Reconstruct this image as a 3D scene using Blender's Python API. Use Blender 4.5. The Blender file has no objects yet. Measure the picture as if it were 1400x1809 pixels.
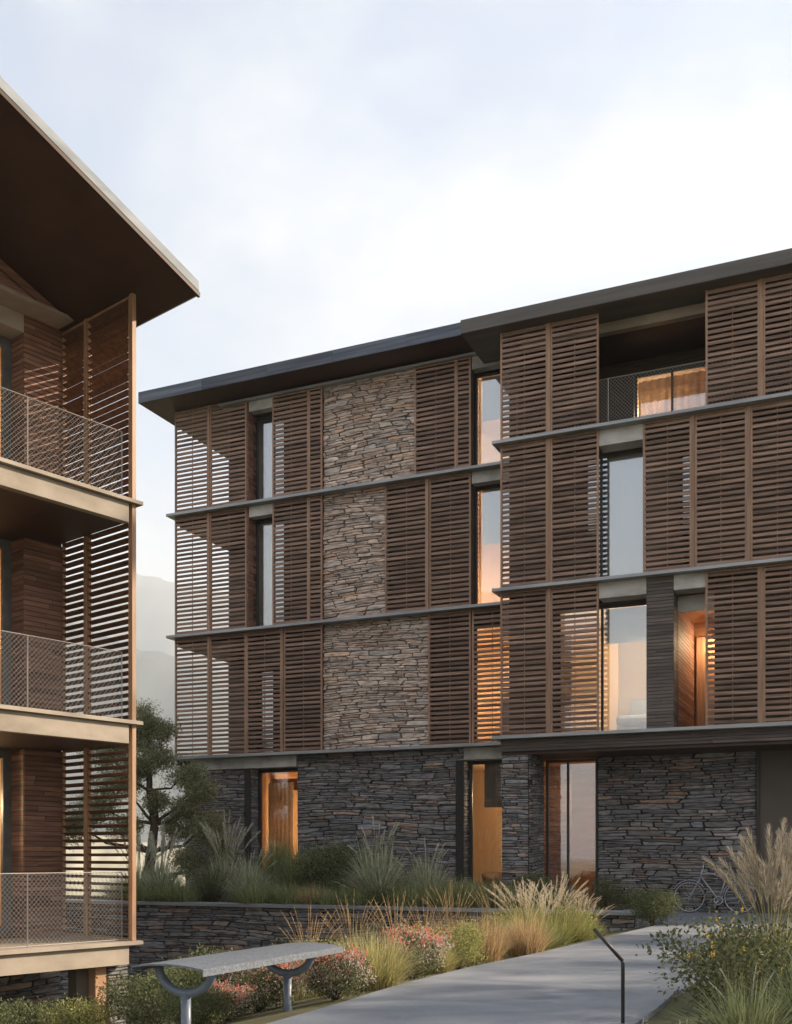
import bpy, math, random
from mathutils import Vector, Matrix
R = math.radians
scn = bpy.context.scene
COL = scn.collection
EYE = 1.17

# ------------------------------------------------------------------ camera
cam = bpy.data.cameras.new('camera'); camo = bpy.data.objects.new('camera', cam); COL.objects.link(camo)
camo.location = (0, 0, EYE); camo.rotation_euler = (R(90), 0, 0)
cam.sensor_fit = 'HORIZONTAL'; cam.sensor_width = 36; cam.lens = 36*1880/1400
cam.shift_y = 610.5/1400; cam.clip_end = 30000; cam.clip_start = .1
scn.camera = camo

# ------------------------------------------------------------------ world and sun
SUN_AZ, SUN_EL = 74.0, 25.0          # degrees clockwise from the view direction (+Y), above the horizon
w = bpy.data.worlds.new('World'); scn.world = w; w.use_nodes = True
nt = w.node_tree; N = nt.nodes; L = nt.links
bg = N['Background']; bg.inputs['Strength'].default_value = 0.085
sky = N.new('ShaderNodeTexSky'); sky.sky_type = 'NISHITA'; sky.sun_disc = False
sky.sun_elevation = R(SUN_EL); sky.sun_rotation = R(SUN_AZ); sky.dust_density = 1.6; sky.air_density = 1.0
tc = N.new('ShaderNodeTexCoord'); CLOUD = (1.3, 8.2, 2.9)
mp = N.new('ShaderNodeMapping'); mp.inputs['Scale'].default_value = (1.0, 1.0, 1.9); mp.inputs['Location'].default_value = CLOUD
n1 = N.new('ShaderNodeTexNoise'); n1.inputs['Scale'].default_value = 1.6; n1.inputs['Detail'].default_value = 9; n1.inputs['Roughness'].default_value = .56
n1.inputs['Distortion'].default_value = .35
cr = N.new('ShaderNodeValToRGB'); cr.color_ramp.elements[0].position = .36; cr.color_ramp.elements[1].position = .60
cr.color_ramp.elements[0].color = (.18, .18, .18, 1); cr.color_ramp.elements[1].color = (.97, .97, .97, 1)
n2 = N.new('ShaderNodeTexNoise'); n2.inputs['Scale'].default_value = 3.2; n2.inputs['Detail'].default_value = 8; n2.inputs['Roughness'].default_value = .62
cr2 = N.new('ShaderNodeValToRGB'); cr2.color_ramp.elements[0].position = .40; cr2.color_ramp.elements[1].position = .60
cr2.color_ramp.elements[0].color = (2.55, 2.8, 3.1, 1); cr2.color_ramp.elements[1].color = (4.35, 4.22, 3.98, 1)
mx = N.new('ShaderNodeMix'); mx.data_type = 'RGBA'
L.new(tc.outputs['Generated'], mp.inputs['Vector']); L.new(mp.outputs[0], n1.inputs['Vector']); L.new(mp.outputs[0], n2.inputs['Vector'])
L.new(n1.outputs['Fac'], cr.inputs[0]); L.new(n2.outputs['Fac'], cr2.inputs[0])
L.new(cr.outputs[0], mx.inputs[0]); L.new(sky.outputs[0], mx.inputs[6]); L.new(cr2.outputs[0], mx.inputs[7]); L.new(mx.outputs[2], bg.inputs['Color'])
sl = bpy.data.lights.new('sun', 'SUN'); sl.energy = 5.0; sl.angle = R(1.5); sl.color = (1, .82, .62)
so = bpy.data.objects.new('sun', sl); COL.objects.link(so)
az, el = R(SUN_AZ), R(SUN_EL)
sdir = Vector((math.sin(az)*math.cos(el), math.cos(az)*math.cos(el), math.sin(el)))
so.rotation_euler = sdir.to_track_quat('Z', 'Y').to_euler(); so.location = sdir*60
vs = scn.view_settings; vs.view_transform = 'Standard'; vs.look = 'None'; vs.gamma = 1; vs.use_curve_mapping = False; vs.exposure = 1.92

# ------------------------------------------------------------------ helpers
class MB:
    """collects polygons; mesh(name) turns them into one mesh"""
    def __init__(s): s.v = []; s.f = []
    def box(s, x0, x1, y0, y1, z0, z1):
        b = len(s.v)
        s.v += [(x0,y0,z0),(x1,y0,z0),(x1,y1,z0),(x0,y1,z0),(x0,y0,z1),(x1,y0,z1),(x1,y1,z1),(x0,y1,z1)]
        s.f += [(b,b+3,b+2,b+1),(b+4,b+5,b+6,b+7),(b,b+1,b+5,b+4),(b+1,b+2,b+6,b+5),(b+2,b+3,b+7,b+6),(b+3,b,b+4,b+7)]
        return s
    def poly(s, pts): b = len(s.v); s.v += [tuple(p) for p in pts]; s.f.append(tuple(range(b, b+len(pts)))); return s
    def prism(s, pts, off):
        """closed polygon pts (3d) extruded by vector off"""
        b = len(s.v); n = len(pts); o = Vector(off)
        s.v += [tuple(p) for p in pts] + [tuple(Vector(p)+o) for p in pts]
        s.f.append(tuple(range(b+n-1, b-1, -1))); s.f.append(tuple(range(b+n, b+2*n)))
        for i in range(n): j = (i+1) % n; s.f.append((b+i, b+j, b+n+j, b+n+i))
        return s
    def tube(s, pts, r, n=8, r2=None, cap=True):
        pts = [Vector(p) for p in pts]; m = len(pts); b = len(s.v); prev = None
        for i, p in enumerate(pts):
            t = (pts[min(i+1, m-1)] - pts[max(i-1, 0)]).normalized()
            if prev is None: a = Vector((0,0,1)) if abs(t.z) < .9 else Vector((1,0,0)); prev = t.cross(a).normalized()
            nn = (prev - t*prev.dot(t)).normalized(); bn = t.cross(nn); prev = nn
            rr = r if r2 is None else r + (r2-r)*i/(m-1)
            if isinstance(r, (list, tuple)): rr = r[i]
            for k in range(n):
                a = 2*math.pi*k/n; q = p + (nn*math.cos(a) + bn*math.sin(a))*rr; s.v.append(tuple(q))
        for i in range(m-1):
            for k in range(n):
                k2 = (k+1) % n; s.f.append((b+i*n+k, b+i*n+k2, b+(i+1)*n+k2, b+(i+1)*n+k))
        if cap: s.f.append(tuple(range(b+n-1, b-1, -1))); s.f.append(tuple(range(b+(m-1)*n, b+m*n)))
        return s
    def ring(s, c, ax, R0, r, n=36, m=8):
        """torus round axis ax ('y')"""
        b = len(s.v)
        for i in range(n):
            a = 2*math.pi*i/n
            for k in range(m):
                e = 2*math.pi*k/m; rad = R0 + r*math.cos(e)
                s.v.append((c[0]+rad*math.cos(a), c[1]+r*math.sin(e), c[2]+rad*math.sin(a)))
        for i in range(n):
            for k in range(m):
                i2 = (i+1) % n; k2 = (k+1) % m
                s.f.append((b+i*m+k, b+i2*m+k, b+i2*m+k2, b+i*m+k2))
        return s
    def add(s, v, f, M=None):
        b = len(s.v); s.v += [tuple(M @ Vector(p)) for p in v] if M is not None else list(v)
        s.f += [tuple(b+i for i in q) for q in f]; return s
    def mesh(s, name, smooth=False):
        me = bpy.data.meshes.new(name); me.from_pydata(s.v, [], s.f); me.update()
        if smooth: me.polygons.foreach_set('use_smooth', [True]*len(me.polygons))
        return me

def obj(name, mb, mat, parent=None, loc=(0,0,0), rot=(0,0,0), smooth=False, bevel=0, **pr):
    me = mb.mesh(name, smooth) if isinstance(mb, MB) else mb
    o = bpy.data.objects.new(name, me); COL.objects.link(o)
    if mat is not None and not me.materials: me.materials.append(mat)
    o.location = loc; o.rotation_euler = rot; o.parent = parent
    if bevel:
        bv = o.modifiers.new('edge', 'BEVEL'); bv.width = bevel; bv.segments = 2; bv.limit_method = 'ANGLE'
    for k, x in pr.items(): o[k] = x
    return o
def thing(name, label, cat, loc=(0,0,0), rz=0, group=None):
    o = bpy.data.objects.new(name, None); COL.objects.link(o); o.empty_display_size = .1
    o.location = loc; o.rotation_euler = (0, 0, rz); o['label'] = label; o['category'] = cat
    if group: o['group'] = group
    return o
def box(*a): return MB().box(*a)

# ------------------------------------------------------------------ materials
def mat(name, cols, rough=.6, scale=(6,6,6), nscale=1.0, detail=4, vary=0.0, bump=0.0, bscale=None, metal=0, spec=.4, coat=0, pos=(.35,.65), dist=0.0, bdist=.02):
    """procedural material: noise ramp through cols, brightness variation per object and per loose piece, optional bump"""
    m = bpy.data.materials.new(name); m.use_nodes = True; t = m.node_tree; n = t.nodes; l = t.links
    p = n['Principled BSDF']; p.inputs['Roughness'].default_value = rough; p.inputs['Metallic'].default_value = metal
    p.inputs['Specular IOR Level'].default_value = spec
    c = n.new('ShaderNodeTexCoord'); mpp = n.new('ShaderNodeMapping'); mpp.inputs['Scale'].default_value = scale
    l.new(c.outputs['Object'], mpp.inputs['Vector'])
    no = n.new('ShaderNodeTexNoise'); no.inputs['Scale'].default_value = nscale; no.inputs['Detail'].default_value = detail; no.inputs['Distortion'].default_value = dist
    rp = n.new('ShaderNodeValToRGB'); e = rp.color_ramp.elements
    e[0].position = pos[0]; e[1].position = pos[1]
    while len(e) < len(cols): e.new(.5)
    for i, cc in enumerate(cols):
        e[i].position = pos[0] + (pos[1]-pos[0])*i/max(1, len(cols)-1); e[i].color = (*cc, 1)
    oi = n.new('ShaderNodeObjectInfo'); ge = n.new('ShaderNodeNewGeometry')
    ad = n.new('ShaderNodeMath'); ad.operation = 'ADD'; l.new(oi.outputs['Random'], ad.inputs[0]); l.new(ge.outputs['Random Per Island'], ad.inputs[1])
    fr = n.new('ShaderNodeMath'); fr.operation = 'FRACT'; l.new(ad.outputs[0], fr.inputs[0])
    off = n.new('ShaderNodeVectorMath'); off.operation = 'SCALE'; off.inputs[0].default_value = (37, 61, 23); l.new(fr.outputs[0], off.inputs['Scale'])
    av = n.new('ShaderNodeVectorMath'); l.new(mpp.outputs[0], av.inputs[0]); l.new(off.outputs[0], av.inputs[1])
    l.new(av.outputs[0], no.inputs['Vector']); l.new(no.outputs['Fac'], rp.inputs[0])
    hs = n.new('ShaderNodeHueSaturation'); l.new(rp.outputs[0], hs.inputs['Color'])
    mr = n.new('ShaderNodeMapRange'); mr.inputs['To Min'].default_value = 1-vary; mr.inputs['To Max'].default_value = 1+vary
    l.new(fr.outputs[0], mr.inputs['Value']); l.new(mr.outputs[0], hs.inputs['Value'])
    l.new(hs.outputs[0], p.inputs['Base Color'])
    if bump:
        b = n.new('ShaderNodeBump'); b.inputs['Strength'].default_value = bump; b.inputs['Distance'].default_value = bdist
        nb = n.new('ShaderNodeTexNoise'); nb.inputs['Detail'].default_value = 6; nb.inputs['Scale'].default_value = 1
        m2 = n.new('ShaderNodeMapping'); m2.inputs['Scale'].default_value = bscale or scale; l.new(c.outputs['Object'], m2.inputs['Vector']); l.new(m2.outputs[0], nb.inputs['Vector'])
        l.new(nb.outputs['Fac'], b.inputs['Height']); l.new(b.outputs[0], p.inputs['Normal'])
    m['parts'] = 1
    return m
def stone_mat(name, ramp, spread=.25):
    """each stone takes its own tint from ramp, with slaty streaks and a rough bump"""
    m = mat(name, [(.55,.55,.55), (1,1,1), (1.25,1.22,1.2)], rough=.85, scale=(5,5,26), detail=6, vary=spread, bump=.9, bscale=(9,9,55), spec=.25, bdist=.015)
    t = m.node_tree; n = t.nodes; l = t.links
    fr = [x for x in n if x.type == 'MATH' and x.operation == 'FRACT'][0]
    hs = [x for x in n if x.type == 'HUE_SAT'][0]; p = n['Principled BSDF']
    mu = n.new('ShaderNodeMath'); mu.operation = 'MULTIPLY'; mu.inputs[1].default_value = 7.31; l.new(fr.outputs[0], mu.inputs[0])
    f2 = n.new('ShaderNodeMath'); f2.operation = 'FRACT'; l.new(mu.outputs[0], f2.inputs[0])
    rp = n.new('ShaderNodeValToRGB'); e = rp.color_ramp.elements
    while len(e) < len(ramp): e.new(.5)
    for i, (po, cc) in enumerate(ramp): e[i].position = po; e[i].color = (*cc, 1)
    l.new(f2.outputs[0], rp.inputs[0])
    mxx = n.new('ShaderNodeMix'); mxx.data_type = 'RGBA'; mxx.blend_type = 'MULTIPLY'; mxx.inputs[0].default_value = 1
    l.new(rp.outputs[0], mxx.inputs[6]); l.new(hs.outputs[0], mxx.inputs[7]); l.new(mxx.outputs[2], p.inputs['Base Color'])
    return m
def leaf_mat(name, a, b, trans=.35, vary=.5):
    m = mat(name, [a, b], rough=.6, scale=(9,9,9), detail=2, vary=vary, spec=.25)
    t = m.node_tree; n = t.nodes; l = t.links; p = n['Principled BSDF']; out = n['Material Output']
    tr = n.new('ShaderNodeBsdfTranslucent'); mxx = n.new('ShaderNodeMixShader'); mxx.inputs[0].default_value = trans
    src = p.inputs['Base Color'].links[0].from_socket; l.new(src, tr.inputs['Color'])
    l.new(p.outputs[0], mxx.inputs[1]); l.new(tr.outputs[0], mxx.inputs[2]); l.new(mxx.outputs[0], out.inputs['Surface'])
    return m
def glass_mat(name, lo=.2, tint=(.93,.95,.95), rough=0.0):
    m = bpy.data.materials.new(name); m.use_nodes = True; t = m.node_tree; n = t.nodes; l = t.links
    n.remove(n['Principled BSDF']); out = n['Material Output']
    tr = n.new('ShaderNodeBsdfTransparent'); tr.inputs[0].default_value = (*tint, 1)
    gl = n.new('ShaderNodeBsdfGlossy'); gl.inputs['Roughness'].default_value = rough; gl.inputs['Color'].default_value = (.95,.97,1,1)
    fz = n.new('ShaderNodeFresnel'); fz.inputs['IOR'].default_value = 1.5
    mm = n.new('ShaderNodeMath'); mm.operation = 'MAXIMUM'; mm.inputs[1].default_value = lo; l.new(fz.outputs[0], mm.inputs[0])
    mxx = n.new('ShaderNodeMixShader'); l.new(mm.outputs[0], mxx.inputs[0]); l.new(tr.outputs[0], mxx.inputs[1]); l.new(gl.outputs[0], mxx.inputs[2])
    # faint ripple so that the reflections are not perfect
    nb = n.new('ShaderNodeTexNoise'); nb.inputs['Scale'].default_value = 1.3; b = n.new('ShaderNodeBump'); b.inputs['Strength'].default_value = .03; b.inputs['Distance'].default_value = .05
    l.new(nb.outputs['Fac'], b.inputs['Height']); l.new(b.outputs[0], gl.inputs['Normal'])
    l.new(mxx.outputs[0], out.inputs['Surface']); return m
def emit_mat(name, col, s):
    m = bpy.data.materials.new(name); m.use_nodes = True; p = m.node_tree.nodes['Principled BSDF']
    p.inputs['Base Color'].default_value = (*col, 1); p.inputs['Emission Color'].default_value = (*col, 1); p.inputs['Emission Strength'].default_value = s
    return m

M_SLAT = mat('slat_timber', [(.155,.096,.072), (.23,.148,.113), (.305,.202,.157)], rough=.6, scale=(1.5,14,30), vary=.38, bump=.2, bscale=(3,40,80), bdist=.004)
M_FRAME = mat('frame_timber', [(.26,.155,.10), (.36,.225,.155)], rough=.55, scale=(14,14,1.5), vary=.12)
M_SLATL = mat('slat_cedar', [(.085,.04,.022), (.13,.062,.034), (.175,.085,.048)], rough=.55, scale=(14,1.5,30), vary=.2, bump=.2, bscale=(40,3,80), bdist=.004)
M_FRAMEL = mat('post_cedar', [(.30,.17,.095), (.42,.25,.15)], rough=.5, scale=(16,16,1.2), vary=.1)
M_BOARD = mat('cladding_timber', [(.155,.075,.05), (.23,.12,.082), (.29,.155,.11)], rough=.65, scale=(1.6,8,26), vary=.3, bump=.3, bscale=(4,30,80), bdist=.004)
M_BOARDD = mat('cladding_dark_timber', [(.075,.06,.055), (.105,.085,.08), (.14,.112,.10)], rough=.65, scale=(1.6,8,26), vary=.3, bump=.3, bscale=(4,30,80), bdist=.004)
M_BACK = mat('wall_dark_timber', [(.06,.04,.03), (.09,.06,.045)], rough=.7, scale=(2,2,22), vary=.1, bump=.3)
M_SOFFIT = mat('soffit_bronze', [(.045,.023,.015), (.06,.031,.02)], rough=.55, scale=(1,1,1), nscale=1.5, vary=.05)
M_CONC = mat('concrete_beige', [(.25,.212,.17), (.33,.282,.228), (.39,.335,.275)], rough=.75, scale=(1.2,1.2,2.5), detail=8, vary=.05, bump=.15, bscale=(14,14,14))
M_CONCG = mat('concrete_grey', [(.33,.32,.30), (.45,.44,.42), (.52,.51,.49)], rough=.7, scale=(2,2,3), detail=8, vary=.06, bump=.15, bscale=(14,14,14))
M_LEDGE = mat('ledge_zinc', [(.25,.265,.285), (.36,.372,.39)], rough=.45, scale=(.8,6,6), detail=6, vary=.08, metal=.35)
M_ROOF = mat('roof_slate_blue', [(.045,.055,.08), (.075,.088,.115), (.11,.12,.15)], rough=.45, scale=(.5,3,18), detail=8, vary=.3, bump=.1, metal=.2)
M_ROOFB = mat('roof_bronze', [(.085,.077,.072), (.12,.108,.10)], rough=.5, scale=(.4,3,8), detail=6, vary=.08, metal=.2)
M_ROOFL = mat('roof_grey_edge', [(.20,.225,.25), (.26,.285,.315), (.31,.335,.365)], rough=.7, scale=(1.2,1.2,5), detail=8, vary=.05, bump=.1)
M_DARK = mat('dark_metal', [(.03,.027,.026), (.045,.04,.038)], rough=.45, scale=(3,3,3), vary=.1)
M_DARKWALL = mat('bronze_panel', [(.075,.06,.052), (.1,.082,.072)], rough=.6, scale=(.6,.6,.8), vary=.05)
M_MORTARW = mat('stone_backing_warm', [(.085,.072,.062), (.13,.11,.095)], rough=.95, scale=(10,10,30), vary=.1)
M_MORTAR = mat('stone_backing', [(.022,.021,.021), (.04,.037,.036)], rough=.95, scale=(10,10,30), vary=.1)
WARM = [(0,(0.376,0.285,0.239)), (.22,(0.524,0.416,0.353)), (.42,(0.439,0.376,0.336)), (.58,(0.570,0.439,0.365)), (.72,(0.456,0.427,0.410)), (.86,(0.604,0.502,0.433)), (.95,(0.513,0.319,0.217)), (1,(0.353,0.353,0.359))]
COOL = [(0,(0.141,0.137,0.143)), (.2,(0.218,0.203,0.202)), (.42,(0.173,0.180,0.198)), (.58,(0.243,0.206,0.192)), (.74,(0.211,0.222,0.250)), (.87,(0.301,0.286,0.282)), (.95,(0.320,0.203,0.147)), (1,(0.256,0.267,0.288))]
M_STONEW = stone_mat('stone_warm_light', WARM)  # lighter, warmer tones for the upper-floor stone
M_STONEC = stone_mat('stone_cool_dark', COOL)  # darker, cooler tones for ground floors, lower level and retaining wall
M_GLASS = glass_mat('glass_window', .24)
M_GLASSC = glass_mat('glass_clear', .10)
M_GLASSM = glass_mat('glass_half', .20)
M_ROOMW = mat('room_warm_wall', [(.56,.38,.21), (.64,.45,.27)], rough=.8, scale=(.6,.6,.6), vary=.03)
M_ROOMC = mat('room_cream_wall', [(.72,.6,.47), (.78,.66,.53)], rough=.8, scale=(.6,.6,.6), vary=.03)
M_ROOMD = mat('room_dark_timber', [(.22,.095,.045), (.30,.14,.07)], rough=.6, scale=(1,1,12), vary=.05)
M_SHADE = mat('curtain_linen', [(.62,.5,.36), (.74,.61,.46)], rough=.9, scale=(30,30,1), vary=.05)
M_BLIND = mat('blind_fabric', [(.55,.56,.57), (.66,.67,.68)], rough=.9, scale=(50,50,50), detail=2, vary=.03)
M_FABRIC = mat('bed_fabric', [(.3,.33,.34), (.38,.41,.42)], rough=.95, scale=(8,8,8))
M_LEATHER = mat('chair_leather', [(.12,.06,.035), (.18,.09,.05)], rough=.5, scale=(6,6,6))
M_WIRE = mat('wire_steel', [(.30,.285,.265), (.40,.385,.36)], rough=.4, scale=(2,2,2), metal=.5)
M_LAMP = emit_mat('lamp_glow', (1, .68, .36), 9)
M_PATH = mat('path_concrete', [(.125,.142,.17), (.175,.193,.222), (.235,.248,.27)], rough=.75, scale=(.55,.8,1), nscale=1.6, detail=12, bump=.2, bscale=(40,40,40), pos=(.34,.66), dist=.8)
M_SOIL = mat('soil', [(.05,.036,.025), (.085,.06,.04)], rough=.95, scale=(4,4,4), detail=8, bump=.8)
M_GROUND = mat('dry_grass_ground', [(.07,.075,.035), (.13,.12,.06), (.20,.175,.10)], rough=.95, scale=(.12,.12,.12), detail=10, bump=.5, bscale=(3,3,3))
M_MOUNT = mat('mountain_forest', [(.035,.05,.045), (.06,.075,.065), (.10,.105,.095)], rough=.95, scale=(.003,.003,.006), detail=14)
M_FIELD = mat('pale_field', [(.34,.32,.24), (.45,.42,.33)], rough=.95, scale=(.2,.2,.2), detail=8)
M_BENCHP = mat('bench_blue_grey_paint', [(.135,.165,.215), (.165,.20,.255)], rough=.35, scale=(2,2,2), vary=.02)
M_BIKE = mat('bike_paint', [(.30,.325,.37), (.37,.395,.44)], rough=.35, scale=(2,2,2), metal=.3)
M_CHROME = mat('bike_steel', [(.55,.57,.6), (.65,.67,.7)], rough=.3, scale=(2,2,2), metal=.5)
M_TYRE = mat('tyre_rubber', [(.05,.05,.055), (.07,.07,.075)], rough=.7, scale=(4,4,4))
M_BARK = mat('bark', [(.06,.042,.03), (.12,.09,.065)], rough=.95, scale=(14,14,3), detail=8, bump=1.0)
def spangle():
    m = mat('bench_galvanised_plate', [(.2,.22,.25), (.32,.34,.37)], rough=.42, scale=(8,8,8), metal=.25, spec=.4)
    t = m.node_tree; n = t.nodes; l = t.links; p = n['Principled BSDF']; c = n['Texture Coordinate']
    vo = n.new('ShaderNodeTexVoronoi'); vo.inputs['Scale'].default_value = 60; l.new(c.outputs['Object'], vo.inputs['Vector'])
    rp = n.new('ShaderNodeValToRGB'); rp.color_ramp.elements[0].color = (.13,.15,.18,1); rp.color_ramp.elements[1].color = (.20,.22,.255,1)
    sep = n.new('ShaderNodeSeparateColor'); l.new(vo.outputs['Color'], sep.inputs[0]); l.new(sep.outputs[0], rp.inputs[0]); l.new(rp.outputs[0], p.inputs['Base Color'])
    b = n.new('ShaderNodeBump'); b.inputs['Strength'].default_value = .4; b.inputs['Distance'].default_value = .006; l.new(vo.outputs['Distance'], b.inputs['Height']); l.new(b.outputs[0], p.inputs['Normal'])
    return m
M_PLATE = spangle()
M_CURT = leaf_mat('curtain_linen_sheer', (.62,.5,.36), (.74,.61,.46), .6, .03)
L_GREEN = leaf_mat('leaf_grass_green', (.17,.195,.085), (.33,.355,.175))
L_SAGE = leaf_mat('leaf_grass_sage', (.31,.33,.215), (.50,.52,.37))
L_GOLD = leaf_mat('leaf_grass_gold', (.33,.30,.12), (.54,.49,.23))
L_TAN = leaf_mat('leaf_grass_tan', (.38,.26,.14), (.58,.43,.24))
L_PLUME = leaf_mat('seed_plume_cream', (.48,.41,.31), (.66,.58,.46), .45)
L_PLUMEG = leaf_mat('seed_plume_grey', (.50,.49,.40), (.66,.64,.54), .45)
L_DARK = leaf_mat('leaf_dark_green', (.095,.112,.052), (.19,.21,.10))
L_MID = leaf_mat('leaf_mid_green', (.085,.10,.045), (.19,.20,.095))
L_YEL = leaf_mat('leaf_yellow_green', (.23,.24,.08), (.41,.40,.16))
L_SILV = leaf_mat('leaf_silver', (.40,.34,.28), (.60,.53,.46))
L_OLIVE = leaf_mat('leaf_olive', (.21,.225,.12), (.36,.37,.22))
L_CORAL = leaf_mat('petal_coral', (.72,.20,.14), (.82,.34,.26), .3)
L_YFLOW = leaf_mat('petal_yellow', (.65,.42,.06), (.75,.55,.12), .3)

# ------------------------------------------------------------------ pieces: stones, slats, boards
class Pieces:
    """pieces of one thing: the LIMIT largest become objects, the rest one joined part"""
    def __init__(s, root, name, limit=300): s.root = root; s.name = name; s.limit = limit; s.items = []; s.cache = {}
    def add(s, parent, size, v, f, M, m, share=None): s.items.append((size, parent, v, f, M, m, share))
    def finish(s):
        s.items.sort(key=lambda t: -t[0])
        for size, parent, v, f, M, m, share in s.items[:s.limit]:
            if share is not None and share in s.cache: me = s.cache[share]
            else:
                mb = MB(); mb.v = list(v); mb.f = list(f); me = mb.mesh(s.name); me.materials.append(m)
                if share is not None: s.cache[share] = me
            o = obj(s.name, me, m, parent); o.matrix_local = M
        rest = {}
        for size, parent, v, f, M, m, share in s.items[s.limit:]:
            X = Matrix.Identity(4); q = parent
            while q is not None and q is not s.root: X = q.matrix_basis @ X; q = q.parent
            rest.setdefault(m.name, (MB(), m))[0].add(v, f, X @ M)
        for mb, m in rest.values(): obj(s.name + 's', mb, m, s.root, kind='stuff')

def stone_layout(Lw, H, rng, hmin=.04, hmax=.13):
    """irregular flat-bedded stones as polygons in (x, z)"""
    out = []; z = 0; lines = [(0, [(0, 0, 0)])]
    hs = []
    while z < H:
        h = rng.choice([rng.uniform(hmin, hmax*.6), rng.uniform(hmin, hmax*.6), rng.uniform(hmax*.5, hmax)]); hs.append(h); z += h
    k = H/sum(hs); hs = [h*k for h in hs]
    zs = [0]
    for h in hs: zs.append(zs[-1]+h)
    ph = [[(rng.uniform(.5, 1.1), rng.uniform(0, 6.28), rng.uniform(.3, 1)) , (rng.uniform(1.6, 3.2), rng.uniform(0, 6.28), rng.uniform(.2, .6))] for _ in zs]
    big = [(rng.uniform(.35,.7), rng.uniform(0,6.28)) for _ in range(2)]
    def zl(i, x):
        if i == 0: return 0.0
        if i == len(zs)-1: return H
        a = .28*min(hs[i-1], hs[i])
        edge = min(1, zs[i]/.3, (H-zs[i])/.3)
        return zs[i] + a*sum(c*math.sin(f*2*x+p) for f, p, c in ph[i]) + edge*.035*sum(math.sin(f*x*2+p+zs[i]*.8) for f, p in big)
    for i, h in enumerate(hs):
        x = -rng.uniform(0, .4); 
        prev = 0.0
        sl0 = 0
        while x < Lw:
            l = rng.uniform(.14, .62)*(.75+h/.16)
            sl1 = rng.uniform(-.7, .7)*h; x1 = x + l
            a0, a1 = max(0, x), min(Lw, x1)
            if Lw - a1 < .09: a1 = Lw; x1 = Lw + 1
            if a1 - a0 > .03:
                e0 = sl0 if a0 > 0 else 0; e1 = sl1 if a1 < Lw else 0
                def pt(t, top):
                    xx = a0 + (a1-a0)*t; xx += ((e0*(1-t) + e1*t)*(.5 if top else -.5))
                    xx = min(max(xx, 0), Lw); return xx, zl(i+1 if top else i, xx)
                bot = [pt(t, 0) for t in (0, .33, .67, 1)]; top = [pt(t, 1) for t in (1, .67, .33, 0)]
                if h > .085 and rng.random() < .33:      # split lengthwise along a slanting bed
                    fa, fb = rng.uniform(.3, .7), rng.uniform(.3, .7)
                    ml = [(bot[j][0]*.5+top[3-j][0]*.5, bot[j][1] + (top[3-j][1]-bot[j][1])*(fa+(fb-fa)*j/3)) for j in range(4)]
                    out.append(bot + ml[::-1]); out.append(ml + top)
                else: out.append(bot + top)
            x = x1; sl0 = sl1
    return out
def stone_mesh(poly, rng, gap=.0045, depth=(.012, .045)):
    """8-point polygon -> block: back ring on the wall, ragged proud front"""
    cx = sum(p[0] for p in poly)/8; cz = sum(p[1] for p in poly)/8
    h = max(p[1] for p in poly) - min(p[1] for p in poly)
    base = rng.uniform(*depth); tx = rng.uniform(-.03, .03); tz = rng.uniform(-.16, .10)
    v = []
    def shr(p, g):
        dx, dz = cx-p[0], cz-p[1]; dl = math.hypot(dx, dz) or 1
        # shrink by the gap across the bed, more along it
        gz = min(g*rng.uniform(.5, 1.6), abs(dz)*.5); gx = min(g*rng.uniform(.5, 2.2), abs(dx)*.3)
        return p[0]+math.copysign(gx, dx), p[1]+math.copysign(gz, dz)
    R1 = [shr(p, gap) for p in poly]
    # knock the corners off
    for ci in (0, 3, 4, 7):
        q = R1[ci]; a = rng.uniform(0, .28); R1[ci] = (q[0]+(cx-q[0])*a*.25, q[1]+(cz-q[1])*a)
    for p in R1: v.append((p[0], 0, p[1]))
    for p in R1:
        a = rng.uniform(.02, .12); q = (p[0]+(cx-p[0])*a*.4, p[1]+(cz-p[1])*a)
        v.append((q[0], -max(.006, base+tx*(q[0]-cx)+tz*(q[1]-cz)+rng.uniform(-.006, .006)), q[1]))
    w = (max(p[0] for p in poly)-min(p[0] for p in poly))*.2
    for sgn in (-1, 1): v.append((cx+sgn*w, -(base+rng.uniform(0, .012)), cz+rng.uniform(-.2, .2)*h))
    f = [(i, (i+1) % 8, 8+(i+1) % 8, 8+i) for i in range(8)]
    a, b = 16, 17
    f += [(8, 9, a), (9, 10, b, a), (10, 11, b), (11, 12, b), (12, 13, b), (13, 14, a, b), (14, 15, a), (15, 8, a)]
    return v, f
def stone_wall(pieces, root, s0, s1, z0, z1, d, m, seed, side=False, thick=.22, depth=(.012,.055), zb=None):
    """backing slab on plane y=d facing -y (or, side=True, on plane x=s0 facing +x from d to s1) plus its stones"""
    rng = random.Random(seed); Lw = s1-s0
    if not side:
        wall = obj('stone_wall', box(0, Lw, 0, thick, 0, z1-z0), M_MORTARW if m is M_STONEW else M_MORTAR, root, (s0, d, z0)); M = Matrix.Identity(4)
    else:
        wall = obj('stone_wall', box(0, Lw, 0, thick, 0, z1-z0), M_MORTARW if m is M_STONEW else M_MORTAR, root, (d, s0, z0), (0, 0, R(90))); M = Matrix.Identity(4)
    for poly in stone_layout(Lw, z1-z0, rng):
        if zb is not None and max(p[1] for p in poly) < zb(s0+sum(p[0] for p in poly)/8)-z0: continue
        v, f = stone_mesh(poly, rng, depth=depth)
        area = (max(p[0] for p in poly)-min(p[0] for p in poly))*(max(p[1] for p in poly)-min(p[1] for p in poly))
        pieces.add(wall, area, v, f, M, m)
    return wall

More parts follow.
